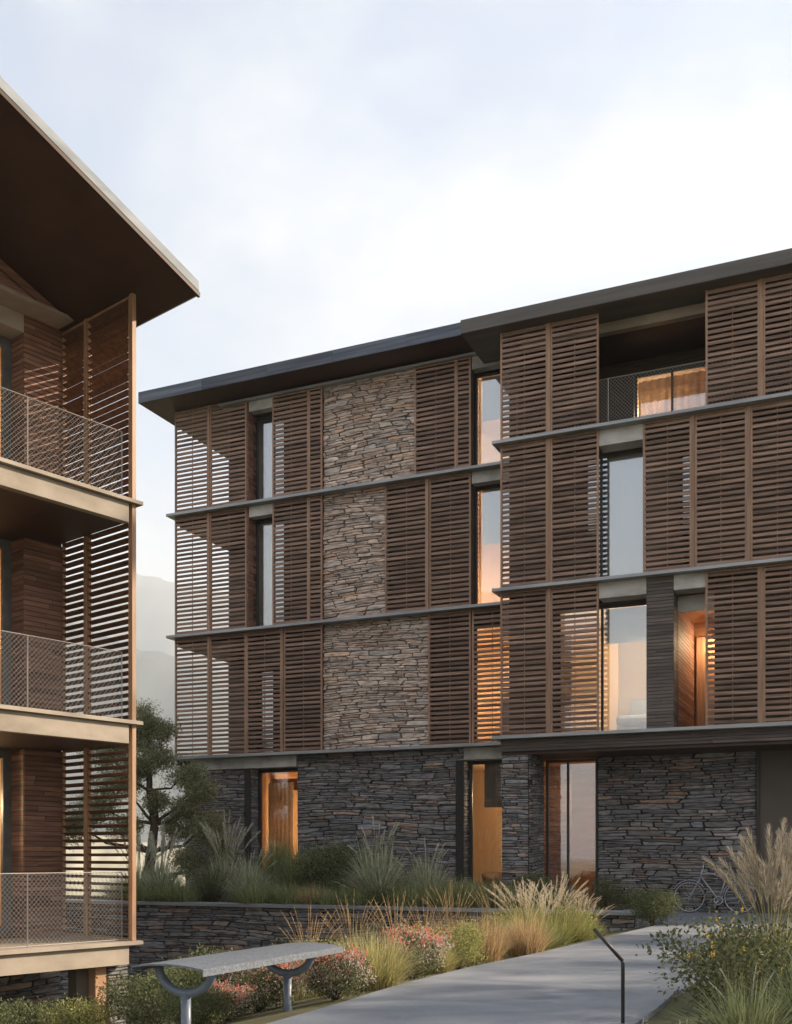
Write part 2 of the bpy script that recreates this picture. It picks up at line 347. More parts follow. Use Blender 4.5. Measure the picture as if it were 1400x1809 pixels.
SLAT_T = .052
def slat_mesh(hh, dd, tilt):
    """unit-length slat along x with cross-section hh x dd, tilted about x, edges eased"""
    e = .006; c = [(-dd/2+e, -hh/2), (dd/2-e, -hh/2), (dd/2, -hh/2+e), (dd/2, hh/2-e), (dd/2-e, hh/2), (-dd/2+e, hh/2), (-dd/2, hh/2-e), (-dd/2, -hh/2+e)]
    ca, sa = math.cos(tilt), math.sin(tilt); c = [(y*ca-z*sa, y*sa+z*ca) for y, z in c]
    mb = MB(); mb.prism([(0, y, z) for y, z in c[::-1]], (1, 0, 0)); return mb.v, mb.f
def louvre(pieces, root, s0, s1, d, z0, z1, seed, pitch=.114, hh=.066, dd=.036, tilt=R(8), fw=.042, fd=.05, axis='x', m=None, mf=None, fl=True, frr=True, mid=True):
    """framed panel of horizontal slats between s0 and s1 on plane d"""
    m = m or M_SLAT; mf = mf or M_FRAME; Lp = s1-s0; H = z1-z0; rng = random.Random(seed)
    fr = MB()
    if fl: fr.box(0, fw, -fd/2, fd/2, 0, H)
    if frr: fr.box(Lp-fw, Lp, -fd/2, fd/2, 0, H)
    fr.box(fw, Lp-fw, -fd/2+.004, fd/2-.004, .003, .03); fr.box(fw, Lp-fw, -fd/2+.004, fd/2-.004, H-.034, H-.004)
    if mid and Lp > .7: fr.box(Lp*.5-.009, Lp*.5+.009, dd/2+.004, dd/2+.016, .03, H-.034)
    if axis == 'x': pn = obj('louvre_panel', fr, mf, root, (s0, d, z0))
    else: pn = obj('louvre_panel', fr, mf, root, (d, s0, z0), (0, 0, R(90)))
    v, f = slat_mesh(hh, dd, tilt); n = int((H-.10)/pitch); zz = .055+((H-.11)-(n*pitch))/2
    for k in range(n+1):
        j = Matrix.Translation((fw*.9, rng.uniform(-.002, .002), zz+k*pitch+rng.uniform(-.003, .003))) @ Matrix.Rotation(rng.uniform(-.05, .05), 4, 'X') @ Matrix.Diagonal((Lp-1.8*fw, 1, 1, 1))
        pieces.add(pn, Lp, v, f, j, m, share=('slat', hh, dd))
    return pn
def boards(pieces, root, a, b, z0, z1, pitch, m, seed, th=.02, gap=.010, splits=.25, loc=(0,0,0), rz=0):
    """horizontal cladding boards from a to b along local x, facing -y, as children of one backing"""
    rng = random.Random(seed)
    back = obj('cladding', box(a, b, 0, .03, z0, z1), M_DARK, root, loc, (0, 0, rz)); z = z0
    while z < z1-.01:
        t = min(z+pitch, z1); xs = [a, b]
        if rng.random() < splits and b-a > .4: xs = [a, a+(b-a)*rng.uniform(.25, .75), b]
        for x0, x1 in zip(xs, xs[1:]):
            mb = box(x0+(.002 if x0 > a else 0), x1-(.002 if x1 < b else 0), -th-rng.uniform(0, .003), -.001, z+gap/2, t-gap/2)
            pieces.add(back, (x1-x0)*pitch, mb.v, mb.f, Matrix.Identity(4), m)
        z = t
    return back
def wall_with_openings(mb, s0, s1, y0, y1, z0, z1, ops):
    """ops: (a, b, zb, zt) sorted along s; solid boxes around them"""
    x = s0
    for a, b, zb, zt in ops:
        if a > x: mb.box(x, a, y0, y1, z0, z1)
        if zb > z0+.001: mb.box(a, b, y0, y1, z0, zb)
        if zt < z1-.001: mb.box(a, b, y0, y1, zt, z1)
        x = b
    if x < s1: mb.box(x, s1, y0, y1, z0, z1)
def window(root, a, b, y, z0, z1, glass=None, fw=.055, fd=.07, mull=(), m=None):
    fr = MB().box(a, a+fw, y-fd/2, y+fd/2, z0, z1).box(b-fw, b, y-fd/2, y+fd/2, z0, z1)
    fr.box(a+fw, b-fw, y-fd/2+.003, y+fd/2-.003, z0, z0+fw).box(a+fw, b-fw, y-fd/2+.003, y+fd/2-.003, z1-fw, z1)
    for x in mull: fr.box(x-.025, x+.025, y-fd/2+.005, y+fd/2-.005, z0+fw, z1-fw)
    wo = obj('window', fr, m or M_DARK, root)
    xs = [a+fw] + [t for x in mull for t in (x-.025, x+.025)] + [b-fw]
    for i in range(0, len(xs), 2): obj('pane', box(xs[i]-.004, xs[i+1]+.004, y-.006, y+.006, z0+fw-.004, z1-fw+.004), glass or M_GLASS, wo)
    return wo
def room(root, a, b, y0, y1, z0, z1, m, floor=None):
    """five inward faces with thickness: floor, ceiling, back and side walls"""
    t = .08; mb = MB()
    mb.box(a-t, a, y0, y1, z0, z1).box(b, b+t, y0, y1, z0, z1).box(a-t, b+t, y1, y1+t, z0, z1).box(a-t, b+t, y0, y1+t, z1, z1+t)
    o = obj('room_lining', mb, m, root); obj('room_floor', box(a-t, b+t, y0, y1+t, z0-t, z0), floor or M_ROOMD, root); return o
def curtain(root, a, b, y, z0, z1, m=None, waves=9, amp=.03, name='curtain'):
    mb = MB(); n = 8*max(2, int(waves*(b-a)))
    for i in range(n+1):
        x = a+(b-a)*i/n; yy = y + amp*math.sin(i/8*2*math.pi); mb.v += [(x, yy, z0), (x, yy, z1)]
    mb.f = [(2*i, 2*i+2, 2*i+3, 2*i+1) for i in range(n)]
    o = obj(name, mb, m or M_CURT, root, smooth=True); sm = o.modifiers.new('thickness', 'SOLIDIFY'); sm.thickness = .004; return o
def pendant(label, root_m, s, d, z, power, drop=.3, col=(1, .70, .40)):
    """glowing pendant lamp hung at a point of a building's frame"""
    p = root_m @ Vector((s, d, z)); t = thing('pendant_lamp', label, 'lamp', p, 0, 'lamps in the lit rooms')
    sh = MB(); n = 20
    prof = [(.04, .0), (.10, -.03), (.15, -.10), (.16, -.17)]
    for r, zz in prof:
        for k in range(n): a = 2*math.pi*k/n; sh.v.append((r*math.cos(a), r*math.sin(a), zz))
    for i in range(len(prof)-1):
        for k in range(n): k2 = (k+1) % n; sh.f.append((i*n+k, (i+1)*n+k, (i+1)*n+k2, i*n+k2))
    s_ = obj('lamp_shade', sh, M_SHADE, t, smooth=True); sm = s_.modifiers.new('t', 'SOLIDIFY'); sm.thickness = .004
    bu = MB(); 
    for i in range(7):
        a = -math.pi/2+math.pi*i/6
        for k in range(12): e = 2*math.pi*k/12; bu.v.append((.045*math.cos(a)*math.cos(e), .045*math.cos(a)*math.sin(e), -.11+.045*math.sin(a)))
    for i in range(6):
        for k in range(12): k2 = (k+1) % 12; bu.f.append((i*12+k, i*12+k2, (i+1)*12+k2, (i+1)*12+k))
    obj('bulb', bu, M_LAMP, t, smooth=True)
    obj('cord', MB().tube([(0,0,0), (0,0,drop)], .006, 6), M_DARK, t)
    ld = bpy.data.lights.new('lamp_light', 'POINT'); ld.energy = power*.5; ld.color = col; ld.shadow_soft_size = .12
    lo = bpy.data.objects.new('lamp_light', ld); COL.objects.link(lo); lo.parent = t; lo.location = (0, 0, -.24); return t
def wire_mesh(root, length, h, axis='x', loc=(0,0,0), rz=0, cell=.075, posts=(), r=.0022):
    """diamond netting between a top wire, a bottom wire and thin posts"""
    rl = obj('railing', MB().tube([(0,0,h), (length,0,h)], .007, 6).tube([(0,0,.02), (length,0,.02)], .005, 6), M_WIRE, root, loc, (0,0,rz))
    for p in list(posts): obj('rail_post', MB().tube([(p,0,0), (p,0,h)], .008, 6), M_WIRE, rl)
    mb = MB(); n = int((length+h)/cell)+1
    def seg(x0, z0, x1, z1):
        if x0 > x1: x0, z0, x1, z1 = x1, z1, x0, z0
        if x1 < 0 or x0 > length or x1-x0 < 1e-6: return
        k = (z1-z0)/(x1-x0)
        if x0 < 0: z0 += k*(0-x0); x0 = 0
        if x1 > length: z1 += k*(length-x1); x1 = length
        mb.tube([(x0, 0, z0), (x1, 0, z1)], r, 4, cap=False)
    sl = .95                                     # diamonds a little taller than wide
    for i in range(-int(h*sl/cell)-1, int((length+h*sl)/cell)+2):
        x = i*cell; seg(x, .02, x+(h-.02)*sl, h); seg(x, .02, x-(h-.02)*sl, h)
    obj('wire_netting', mb, M_WIRE, rl, kind='stuff'); return rl

# ------------------------------------------------------------------ ground, path, terrace (world frame)
O = Vector((2.2825, 23.195, 0)); ROT = math.atan2(-.4053, .9142)
FM = Matrix.Translation(O) @ Matrix.Rotation(ROT, 4, 'Z'); FMI = FM.inverted()
PEDGE = [(-8, -7.0), (-1.6, 5.6), (-.92, 7.48), (-.45, 8.53), (.19, 10.33), (1.01, 11.7), (2.3, 14.1), (3.75, 16.9), (4.75, 18.9), (5.2, 20.2)]
def xe(y):
    for (x0, y0), (x1, y1) in zip(PEDGE, PEDGE[1:]):
        if y <= y1: return x0 + (x1-x0)*(y-y0)/(y1-y0)
    return 5.2 + (y-20.2)*.2
def gz(x, y):
    """height of the ground"""
    q = FMI @ Vector((x, y, 0))
    r = math.hypot(x, y-12)
    base = -.045
    t = xe(y) - x
    z = base
    if q.y < -2.0 or q.x < -9:
        if t > .25: z = base - .2*min(t-.25, 13)
    if q.y >= -2.0 and -9 <= q.x < 3.2: z = -.25
    t2 = x - (xe(y)+2.7+max(0, y-9)*.12)
    if t2 > 0 and q.y < -1: z = base + .1*min(t2, 3)
    if r > 45: z -= min((r-45)*.05, 6)
    return z
def axis_pts(lo, hi, a, b, st):
    p = []; x = a
    while x < b: p.append(x); x += st
    p.append(b); s = st; x = b
    while x < hi: s *= 1.45; x += s; p.append(x)
    s = st; x = a
    while x > lo: s *= 1.45; x -= s; p.insert(0, x)
    return p
def make_ground():
    xs = axis_pts(-6500, 6500, -14, 14, .4); ys = axis_pts(-6500, 6500, -4, 34, .4); mb = MB(); n = len(xs)
    for y in ys:
        for x in xs: mb.v.append((x, y, gz(x, y)))
    for j in range(len(ys)-1):
        for i in range(n-1): mb.f.append((j*n+i, j*n+i+1, (j+1)*n+i+1, (j+1)*n+i))
    obj('ground', mb, M_GROUND, smooth=True, kind='structure')
make_ground()
def make_path():
    mb = MB(); pts = PEDGE[1:]
    import bisect
    fine = []
    for (x0, y0), (x1, y1) in zip(PEDGE[:-1], PEDGE[1:]):
        n = max(1, int((y1-y0)/.5))
        for i in range(n): fine.append((x0+(x1-x0)*i/n, y0+(y1-y0)*i/n))
    fine.append(PEDGE[-1]); fine.append((5.6, 22.4))
    for _ in range(3):
        fine = [fine[0]] + [((fine[i-1][0]+2*fine[i][0]+fine[i+1][0])/4, fine[i][1]) for i in range(1, len(fine)-1)] + [fine[-1]]
    b = [(x+2.6+max(0, min(y, 17)-9)*.12+max(0, y-17)*.9, y-.3*max(0, min(1, (y-15)/4))) for x, y in fine]
    n = len(fine)
    mb.v = [(x, y, 0) for x, y in fine] + [(x, y, 0) for x, y in b] + [(x, y, -.16) for x, y in fine] + [(x, y, -.16) for x, y in b]
    for i in range(n-1):
        mb.f += [(i, n+i, n+i+1, i+1), (i, i+1, 2*n+i+1, 2*n+i), (n+i, 3*n+i, 3*n+i+1, n+i+1)]
    obj('path', mb, M_PATH, kind='structure')
    # forecourt in front of the stone entrance wall
    mb = MB().box(.6, 8.8, -2.6, 1.32, -.15, -.004); o = obj('forecourt', mb, M_PATH, kind='structure'); o.matrix_world = FM
make_path()
o = obj('planting_bed', box(-16, 3.40, -2.93, 1.25, -3.2, .12), M_SOIL, kind='structure'); o.matrix_world = FM

# ------------------------------------------------------------------ mountains, pale field
def ridge(name, y, pts, depth, seed, m):
    rng = random.Random(seed); mb = MB(); n = 420; rows = 16; k = depth/330
    x0, x1 = pts[0][0], pts[-1][0]
    oc = [(rng.uniform(.012, .03)/k, rng.uniform(0, 6.3), 5*k), (rng.uniform(.05, .08)/k, rng.uniform(0, 6.3), 2.6*k), (rng.uniform(.15, .25)/k, rng.uniform(0, 6.3), 1.0*k)]
    jit = [rng.uniform(-1, 1)*.7*k for _ in range(n+1)]
    def H(x):
        for (a, ha), (b, hb) in zip(pts, pts[1:]):
            if x <= b: return ha+(hb-ha)*(x-a)/(b-a)
        return pts[-1][1]
    for j in range(rows+1):
        t = j/rows
        for i in range(n+1):
            x = x0+(x1-x0)*i/n; h = H(x); w_ = min(1, h/(60*k))
            h += (sum(a*math.sin(f*x+p) for f, p, a in oc) + jit[i])*w_
            sp = sum(a*math.sin(f*1.7*x+p*2+j*.5) for f, p, a in oc[:2])*w_*(4*t*(1-t))*1.6
            mb.v.append((x, y - depth*(1-t), -8 + (h+8)*t**1.2 + sp))
    for j in range(rows):
        for i in range(n): a = j*(n+1)+i; mb.f.append((a, a+1, a+n+2, a+n+1))
    b = len(mb.v)
    for i in range(n+1): mb.v.append((x0+(x1-x0)*i/n, y+depth, -8))
    for i in range(n): a = rows*(n+1)+i; mb.f.append((a, a+1, b+i+1, b+i))
    obj(name, mb, m, kind='structure', smooth=True)
ridge('mountain', 4500, [(-3500, 600), (-2100, 1000), (-1500, 1180), (-1110, 1212), (-930, 1168), (-400, 950), (600, 550), (2000, 300), (3500, 150)], 1650, 3, M_MOUNT)
ridge('mountain', 2600, [(-2100, 300), (-1150, 590), (-800, 555), (-635, 512), (-540, 486), (-200, 420), (450, 300), (1500, 150), (2100, 60)], 950, 8, M_MOUNT)
ridge('hill', 120, [(-90, 0), (-50, 4.5), (-28, 3.2), (-20, 1.6), (0, .6), (60, 0)], 34, 5, M_FIELD)

# ------------------------------------------------------------------ left wing of the long building
LEV = (3.8, 7.0, 10.2)
wa = thing('apartment_building', 'long timber-louvred building with warm stone panels and dark blue roof edge, middle of the photo', 'building', O, ROT)
slA = Pieces(wa, 'slat'); stA = Pieces(wa, 'stone'); brA = Pieces(wa, 'brick', 0)
def ledge(root, s0, s1, d0, d1, z, th=.07, m=None): return obj('ledge', box(s0, s1, d0, d1, z-th, z), m or M_LEDGE, root, bevel=.006)
for z in LEV: ledge(wa, -9.55, -.03, .98, 1.40, z)
ledge(wa, -8.0, -.05, 1.10, 1.40, 12.875, .06)
# roof
obj('roof', box(-9.93, -.02, .37, 9, 12.965, 13.20), M_ROOF, wa)
xs = [-9.95, -8.0, -6.1, -4.3, -2.4, -.02]
for a, b in zip(xs, xs[1:]): obj('fascia_panel', box(a, b-.004, .345, .37, 12.93, 13.215), M_ROOF, wa)
obj('fascia_panel', box(-9.955, -9.93, .37, 9, 12.93, 13.215), M_ROOF, wa)
obj('soffit', box(-9.925, -.02, .372, 9, 12.925, 12.963), M_SOFFIT, wa)
# walls behind the louvres
wm = MB(); W0, W1 = 1.43, 1.62
wall_with_openings(wm, -7.24, -.06, W0, W1, 3.55, 6.92, [(-7.05, -6.55, 3.82, 6.0), (-1.14, -.14, 3.82, 6.65)])
wall_with_openings(wm, -7.24, -.06, W0, W1, 6.92, 10.12, [(-7.15, -6.25, 7.0, 9.85), (-1.14, -.14, 7.0, 9.85)])
wall_with_openings(wm, -7.24, -.06, W0, W1, 10.12, 12.92, [(-7.15, -6.25, 10.2, 12.55), (-1.14, -.14, 10.2, 12.52)])
obj('wall', wm, M_BACK, wa)
wm = MB().box(-9.41, -7.27, 3.79, 3.97, 3.55, 12.92).box(-7.36, -7.26, 1.5, 3.79, 3.55, 12.92).box(-9.41, -9.2, 3.97, 9, 0, 12.92).box(-9.2, -.06, 8.8, 9, 0, 12.92)
obj('rear_wall', wm, M_BACK, wa)
for z in LEV: obj('floor_slab', box(-9.41, -7.20, 1.40, 3.79, z-.26, z-.01), M_SOFFIT, wa); obj('floor_slab', box(-9.40, -9.30, 1.24, 1.40, z-.2, z-.075), M_SOFFIT, wa)
# louvre panels
rows = [(3.805, 6.925), (7.005, 10.125), (10.205, 12.81)]
PA = [[(-9.41,-8.35), (-8.31,-7.22), (-7.21,-6.17), (-6.11,-5.02), (-2.19,-1.12), (-1.09,-.12)],
      [(-9.41,-8.36), (-8.31,-7.20), (-6.44,-5.40), (-5.40,-5.02), (-3.31,-2.22), (-2.16,-1.12)],
      [(-9.41,-8.36), (-8.31,-7.20), (-6.44,-5.40), (-5.40,-5.02), (-2.54,-1.48), (-1.48,-1.12)]]
for r, (z0, z1) in enumerate(rows):
    for i, (a, b) in enumerate(PA[r]):
        top = 12.92 if r == 2 and i < 2 else z1
        louvre(slA, wa, a, b, 1.2, z0, top, 100*r+i)
    for x in (-8.33,) + ((-6.14,) if r == 0 else ()) + ((-2.19,) if r == 1 else ()):
        obj('mullion_post', box(x-.02, x+.02, 1.15, 1.24, z0, 12.92 if r == 2 else z1), M_FRAME, wa)
# stone
for r, (a, b) in enumerate([(-5.03,-2.15), (-5.03,-3.26), (-5.03,-2.50)]):
    stone_wall(stA, wa, a, b, rows[r][0]-.005, rows[r][1]+.01, 1.29, M_STONEW, 11+r, thick=.13)
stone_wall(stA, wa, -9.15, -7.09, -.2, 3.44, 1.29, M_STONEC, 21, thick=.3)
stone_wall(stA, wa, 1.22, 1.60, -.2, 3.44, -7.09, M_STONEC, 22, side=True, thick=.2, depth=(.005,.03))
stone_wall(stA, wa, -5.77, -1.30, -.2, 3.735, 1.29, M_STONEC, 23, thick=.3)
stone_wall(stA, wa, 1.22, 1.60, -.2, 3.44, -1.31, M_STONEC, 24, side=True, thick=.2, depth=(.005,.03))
# lintels
for a, b, z0, z1 in [(-7.14,-6.40,9.86,10.128), (-7.14,-6.40,12.56,12.81), (-1.10,-.06,9.86,10.128), (-1.10,-.06,12.52,12.81), (-8.95,-5.775,3.445,3.728), (-1.30,-.06,3.445,3.728)]:
    obj('lintel', box(a, b, 1.2, 1.58 if z0 > 4 else 1.66, z0, z1), M_CONCG, wa, bevel=.005)
# brick piers beside the left windows
for z0, z1 in ((7.0, 10.125), (10.2, 12.81)):
    boards(brA, wa, 0, .40, 0, z1-z0, .065, M_BOARD, 5, th=.014, gap=.012, splits=.8, loc=(-7.165, 1.215, z0), rz=R(90))
    boards(brA, wa, -7.255, -7.165, z0, z1, .065, M_BOARD, 6, th=.014, gap=.012, splits=0, loc=(0, 1.215, 0))
    obj('pier_core', box(-7.25, -7.197, 1.25, 1.62, z0, z1), M_BACK, wa)
# windows, rooms, fittings
window(wa, -7.04, -6.56, 1.55, 3.82, 6.0)
window(wa, -7.14, -6.26, 1.58, 7.0, 9.85, mull=(-6.62,)); window(wa, -7.14, -6.26, 1.58, 10.2, 12.55, mull=(-6.62,))
window(wa, -1.14, -.14, 1.52, 3.82, 6.65, M_GLASSC); window(wa, -1.14, -.14, 1.55, 7.0, 9.85); window(wa, -1.14, -.14, 1.55, 10.2, 12.52)
window(wa, -7.07, -5.70, 1.56, .02, 3.44, M_GLASSC, fw=.09); window(wa, -1.29, -.10, 1.56, .02, 3.44, M_GLASSC, fw=.08)
for z in (3.82, 7.0, 10.2): room(wa, -7.15, -4.6, 1.63, 4.8, z, z+2.75, M_ROOMC)
room(wa, -2.9, -.1, 1.63, 4.9, 3.82, 6.65, M_ROOMW); room(wa, -2.9, -.1, 1.63, 4.9, 7.0, 9.86, M_ROOMW); room(wa, -2.9, -.1, 1.63, 4.9, 10.2, 12.54, M_ROOMC)
room(wa, -7.2, -4.4, 1.67, 4.6, .02, 3.43, M_ROOMW); room(wa, -2.6, -.1, 1.67, 4.6, .02, 3.43, M_ROOMW)
for z0, z1 in ((8.55, 9.82), (11.45, 12.48)): obj('blind', box(-1.0, -.17, 1.66, 1.668, z0, z1), M_BLIND, wa)
obj('blind', box(-.98, -.12, 1.74, 1.748, 2.35, 3.40), mat('blind_brown', [(.16,.13,.11), (.22,.18,.15)], scale=(60,60,60)), wa)
curtain(wa, -6.95, -6.2, 1.85, .05, 3.1); obj('interior_beam', box(-7.15, -4.5, 2.4, 2.6, 2.95, 3.25), M_ROOMD, wa)
obj('interior_post', box(-6.15, -6.0, 2.2, 2.35, .03, 2.95), M_ROOMD, wa)
curtain(wa, -7.05, -6.6, 1.9, 7.05, 9.6, M_BLIND); curtain(wa, -7.05, -6.6, 1.9, 10.25, 12.4, M_BLIND)
slA.finish(); stA.finish(); brA.finish()
pendant('lamp glowing in the ground-floor room of the tall window beside the tree', FM, -4.8, 2.6, 2.6, 130, .8)
pendant('lamp lighting the ground-floor room left of the stone corner pier', FM, -.35, 2.7, 2.9, 190, .5)
pendant('lamp behind the glowing slats of the first-floor panel', FM, -2.5, 2.5, 6.1, 170, .5)
pendant('pendant lamp casting a bright pool behind the second-floor window', FM, -2.3, 3.2, 8.5, 110, 1.2)
pendant('lamp in the top-floor room behind the blind', FM, -2.5, 2.6, 12.0, 60, .5)

# ------------------------------------------------------------------ right wing
wb = thing('apartment_building', 'nearer timber-louvred building wing with bronze roof edge and top-floor loggia, right of the photo', 'building', O, ROT)
slB = Pieces(wb, 'slat'); stB = Pieces(wb, 'stone'); bdB = Pieces(wb, 'board')
for z in LEV: ledge(wb, -.14, 8.85, -.2, .42, z)
obj('roof', box(-.78, 9.6, -.33, 9, 12.63, 12.87), M_ROOFB, wb)
obj('fascia_panel', box(-.80, 9.6, -.355, -.33, 12.595, 12.885), M_ROOFB, wb); obj('fascia_panel', box(-.805, -.78, -.33, 9, 12.595, 12.885), M_ROOFB, wb)
obj('soffit', box(-.775, 9.6, -.328, 9, 12.59, 12.628), M_ROOFB, wb)
PB = [[(0,1.06), (1.12,2.16), (4.33,5.37), (5.43,6.45), (6.51,7.5), (7.56,8.6)],
      [(0,1.06), (1.12,2.16), (3.08,4.06), (4.12,5.13), (5.19,6.2), (6.26,7.3), (7.36,8.4)],
      [(0,1.06), (1.12,2.16), (4.33,5.37), (5.43,6.45), (6.51,7.5), (7.56,8.6)]]
rowsB = [(3.805, 6.925), (7.005, 10.125), (10.205, 12.585)]
for r, (z0, z1) in enumerate(rowsB):
    for i, (a, b) in enumerate(PB[r]): louvre(slB, wb, a, b, 0, z0, z1, 500+100*r+i)
    for (a, b), (c, d) in zip(PB[r], PB[r][1:]):
        if c-b < .1: obj('mullion_post', box(b+.003, c-.003, -.045, .03, z0, z1), M_FRAME, wb)
wm = MB()
wall_with_openings(wm, .06, 9.1, .42, .6, 3.55, 6.92, [(1.15, 3.14, 3.82, 6.55), (3.70, 4.45, 3.82, 6.92)])
wall_with_openings(wm, .06, 9.1, .42, .6, 6.92, 10.12, [(1.75, 3.1, 7.0, 9.78), (3.75, 4.05, 7.2, 9.6)])
wm.box(.06, .3, .42, 2.2, 10.12, 12.59).box(6.4, 9.1, .42, .6, 10.12, 12.59)
wall_with_openings(wm, .3, 6.4, 2.2, 2.38, 10.12, 12.59, [(2.45, 4.14, 10.2, 12.15)])
obj('wall', wm, M_BACK, wb)
obj('side_wall', MB().box(.06, .2, .6, 9, 3.46, 12.59).box(.2, 9.1, 8.8, 9, 0, 12.59).box(9.0, 9.1, .6, 8.8, 0, 12.59), M_BACK, wb)
obj('floor_slab', box(.2, 6.4, .42, 2.2, 9.98, 10.195), M_SOFFIT, wb)
obj('loggia_beam', box(.3, 6.4, .45, .62, 12.38, 12.588), M_CONC, wb); obj('loggia_ceiling', box(.3, 6.4, .62, 2.2, 12.47, 12.587), M_SOFFIT, wb)
for a, b, z0, z1 in [(2.16, 3.08, 9.80, 10.128), (2.16, 3.145, 6.60, 6.928), (3.70, 4.33, 6.62, 6.928)]: obj('lintel', box(a, b, 0.0, .44, z0, z1), M_CONCG, wb, bevel=.005)
# timber pier on the first floor and the recess beside it
boards(bdB, wb, 3.145, 3.69, 3.81, 6.925, .071, M_BOARDD, 71, loc=(0, .04, 0), splits=.1)
boards(bdB, wb, 0, .40, 3.81, 6.925, .071, M_BOARDD, 72, loc=(3.675, .045, 0), rz=R(90), splits=0)
boards(bdB, wb, 0, 2.5, 3.81, 6.60, .085, M_BOARD, 73, loc=(3.66, .46, 0), rz=R(90), splits=.3)
obj('pier_core', box(3.15, 3.63, .08, .6, 3.81, 6.9), M_BACK, wb)
obj('recess', MB().box(4.46, 4.56, .6, 3.0, 3.8, 6.9).box(3.6, 4.46, 2.97, 3.07, 3.8, 6.9).box(3.6, 4.46, .6, 3.0, 6.55, 6.9), M_ROOMD, wb)
obj('door', box(3.74, 4.40, 2.90, 2.965, 3.82, 6.2), M_FRAMEL, wb); obj('transom', box(3.70, 4.45, .5, .56, 6.28, 6.60), M_CONCG, wb)
# timber band over the ground floor
boards(bdB, wb, 0, 8.8, 3.465, 3.728, .066, M_BOARDD, 74, loc=(0, .02, 0), splits=.9)
obj('band_core', box(.02, 8.8, .05, .42, 3.47, 3.725), M_BACK, wb); obj('porch_soffit', box(.0, 8.8, .06, 1.60, 3.40, 3.462), M_SOFFIT, wb)
# ground floor
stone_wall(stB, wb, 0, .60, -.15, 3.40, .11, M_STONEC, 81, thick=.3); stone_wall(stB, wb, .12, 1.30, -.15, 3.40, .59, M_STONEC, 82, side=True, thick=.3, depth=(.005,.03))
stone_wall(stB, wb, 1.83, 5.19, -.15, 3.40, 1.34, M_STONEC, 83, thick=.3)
obj('side_wall', box(.02, .3, .3, 1.5, -.15, 3.40), M_MORTAR, wb)
obj('bronze_wall', box(5.24, 9.1, 1.36, 1.6, -.1, 3.40), M_DARKWALL, wb); obj('wall_trim', box(5.19, 5.24, 1.24, 1.62, -.1, 3.40), M_DARK, wb)
window(wb, .62, 1.82, 1.42, .0, 3.38, M_GLASSM, fw=.06, mull=(1.13,))
room(wb, -.3, 3.2, 1.65, 4.8, .0, 3.38, M_ROOMD)
boards(bdB, wb, -.2, 1.02, .02, 3.3, .11, M_BOARD, 84, loc=(0, 2.1, 0), splits=.2)
# upper windows
window(wb, 1.15, 3.14, .5, 3.82, 6.55, M_GLASSM, mull=(2.12,)); window(wb, 1.75, 3.1, .5, 7.0, 9.78, mull=(2.1,)); window(wb, 3.75, 4.05, .5, 7.2, 9.6)
room(wb, .45, 3.3, .62, 4.2, 3.82, 6.56, M_ROOMC); room(wb, .45, 3.3, .62, 4.0, 7.0, 9.8, M_ROOMC); room(wb, 3.6, 5.7, .62, 3.5, 7.1, 9.62, M_ROOMD)
obj('blind', box(2.16, 3.06, .60, .608, 7.05, 9.72), M_BLIND, wb); obj('blind', box(2.16, 3.1, .60, .608, 5.75, 6.5), M_BLIND, wb)
obj('room_partition', box(.9, 2.0, 2.6, 2.68, 3.82, 6.5), M_ROOMW, wb)
window(wb, 2.46, 4.13, 2.26, 10.2, 12.15, mull=(3.30,)); room(wb, 2.4, 4.2, 2.4, 4.2, 10.2, 12.16, M_ROOMC)
curtain(wb, 2.5, 4.1, 2.5, 10.22, 12.1, waves=6)  # added curtain, its beige standing in for sky reflected in the door glass
wire_mesh(wb, 6.0, 1.05, loc=(.32, .16, 10.205), posts=(.0, 2.0, 4.0, 6.0), cell=.075, r=.0034)
slB.finish(); stB.finish(); bdB.finish()
pendant('lamp lighting the cream first-floor room beside the timber pier', FM, 3.14, 1.0, 6.2, 110, .3, (1, .80, .58))
pendant('lamp in the timber-lined ground-floor entrance hall', FM, 2.05, 1.80, 2.9, 110, .4)
pendant('lamp above the door in the timber recess', FM, 4.3, 2.6, 6.3, 40, .2)
pendant('added lamp brightening the stand-in curtains of the top-floor loggia', FM, 2.6, 3.4, 11.9, 60, .2, (1, .74, .5))  # unseen lamp added so the curtain reads bright like reflected sky

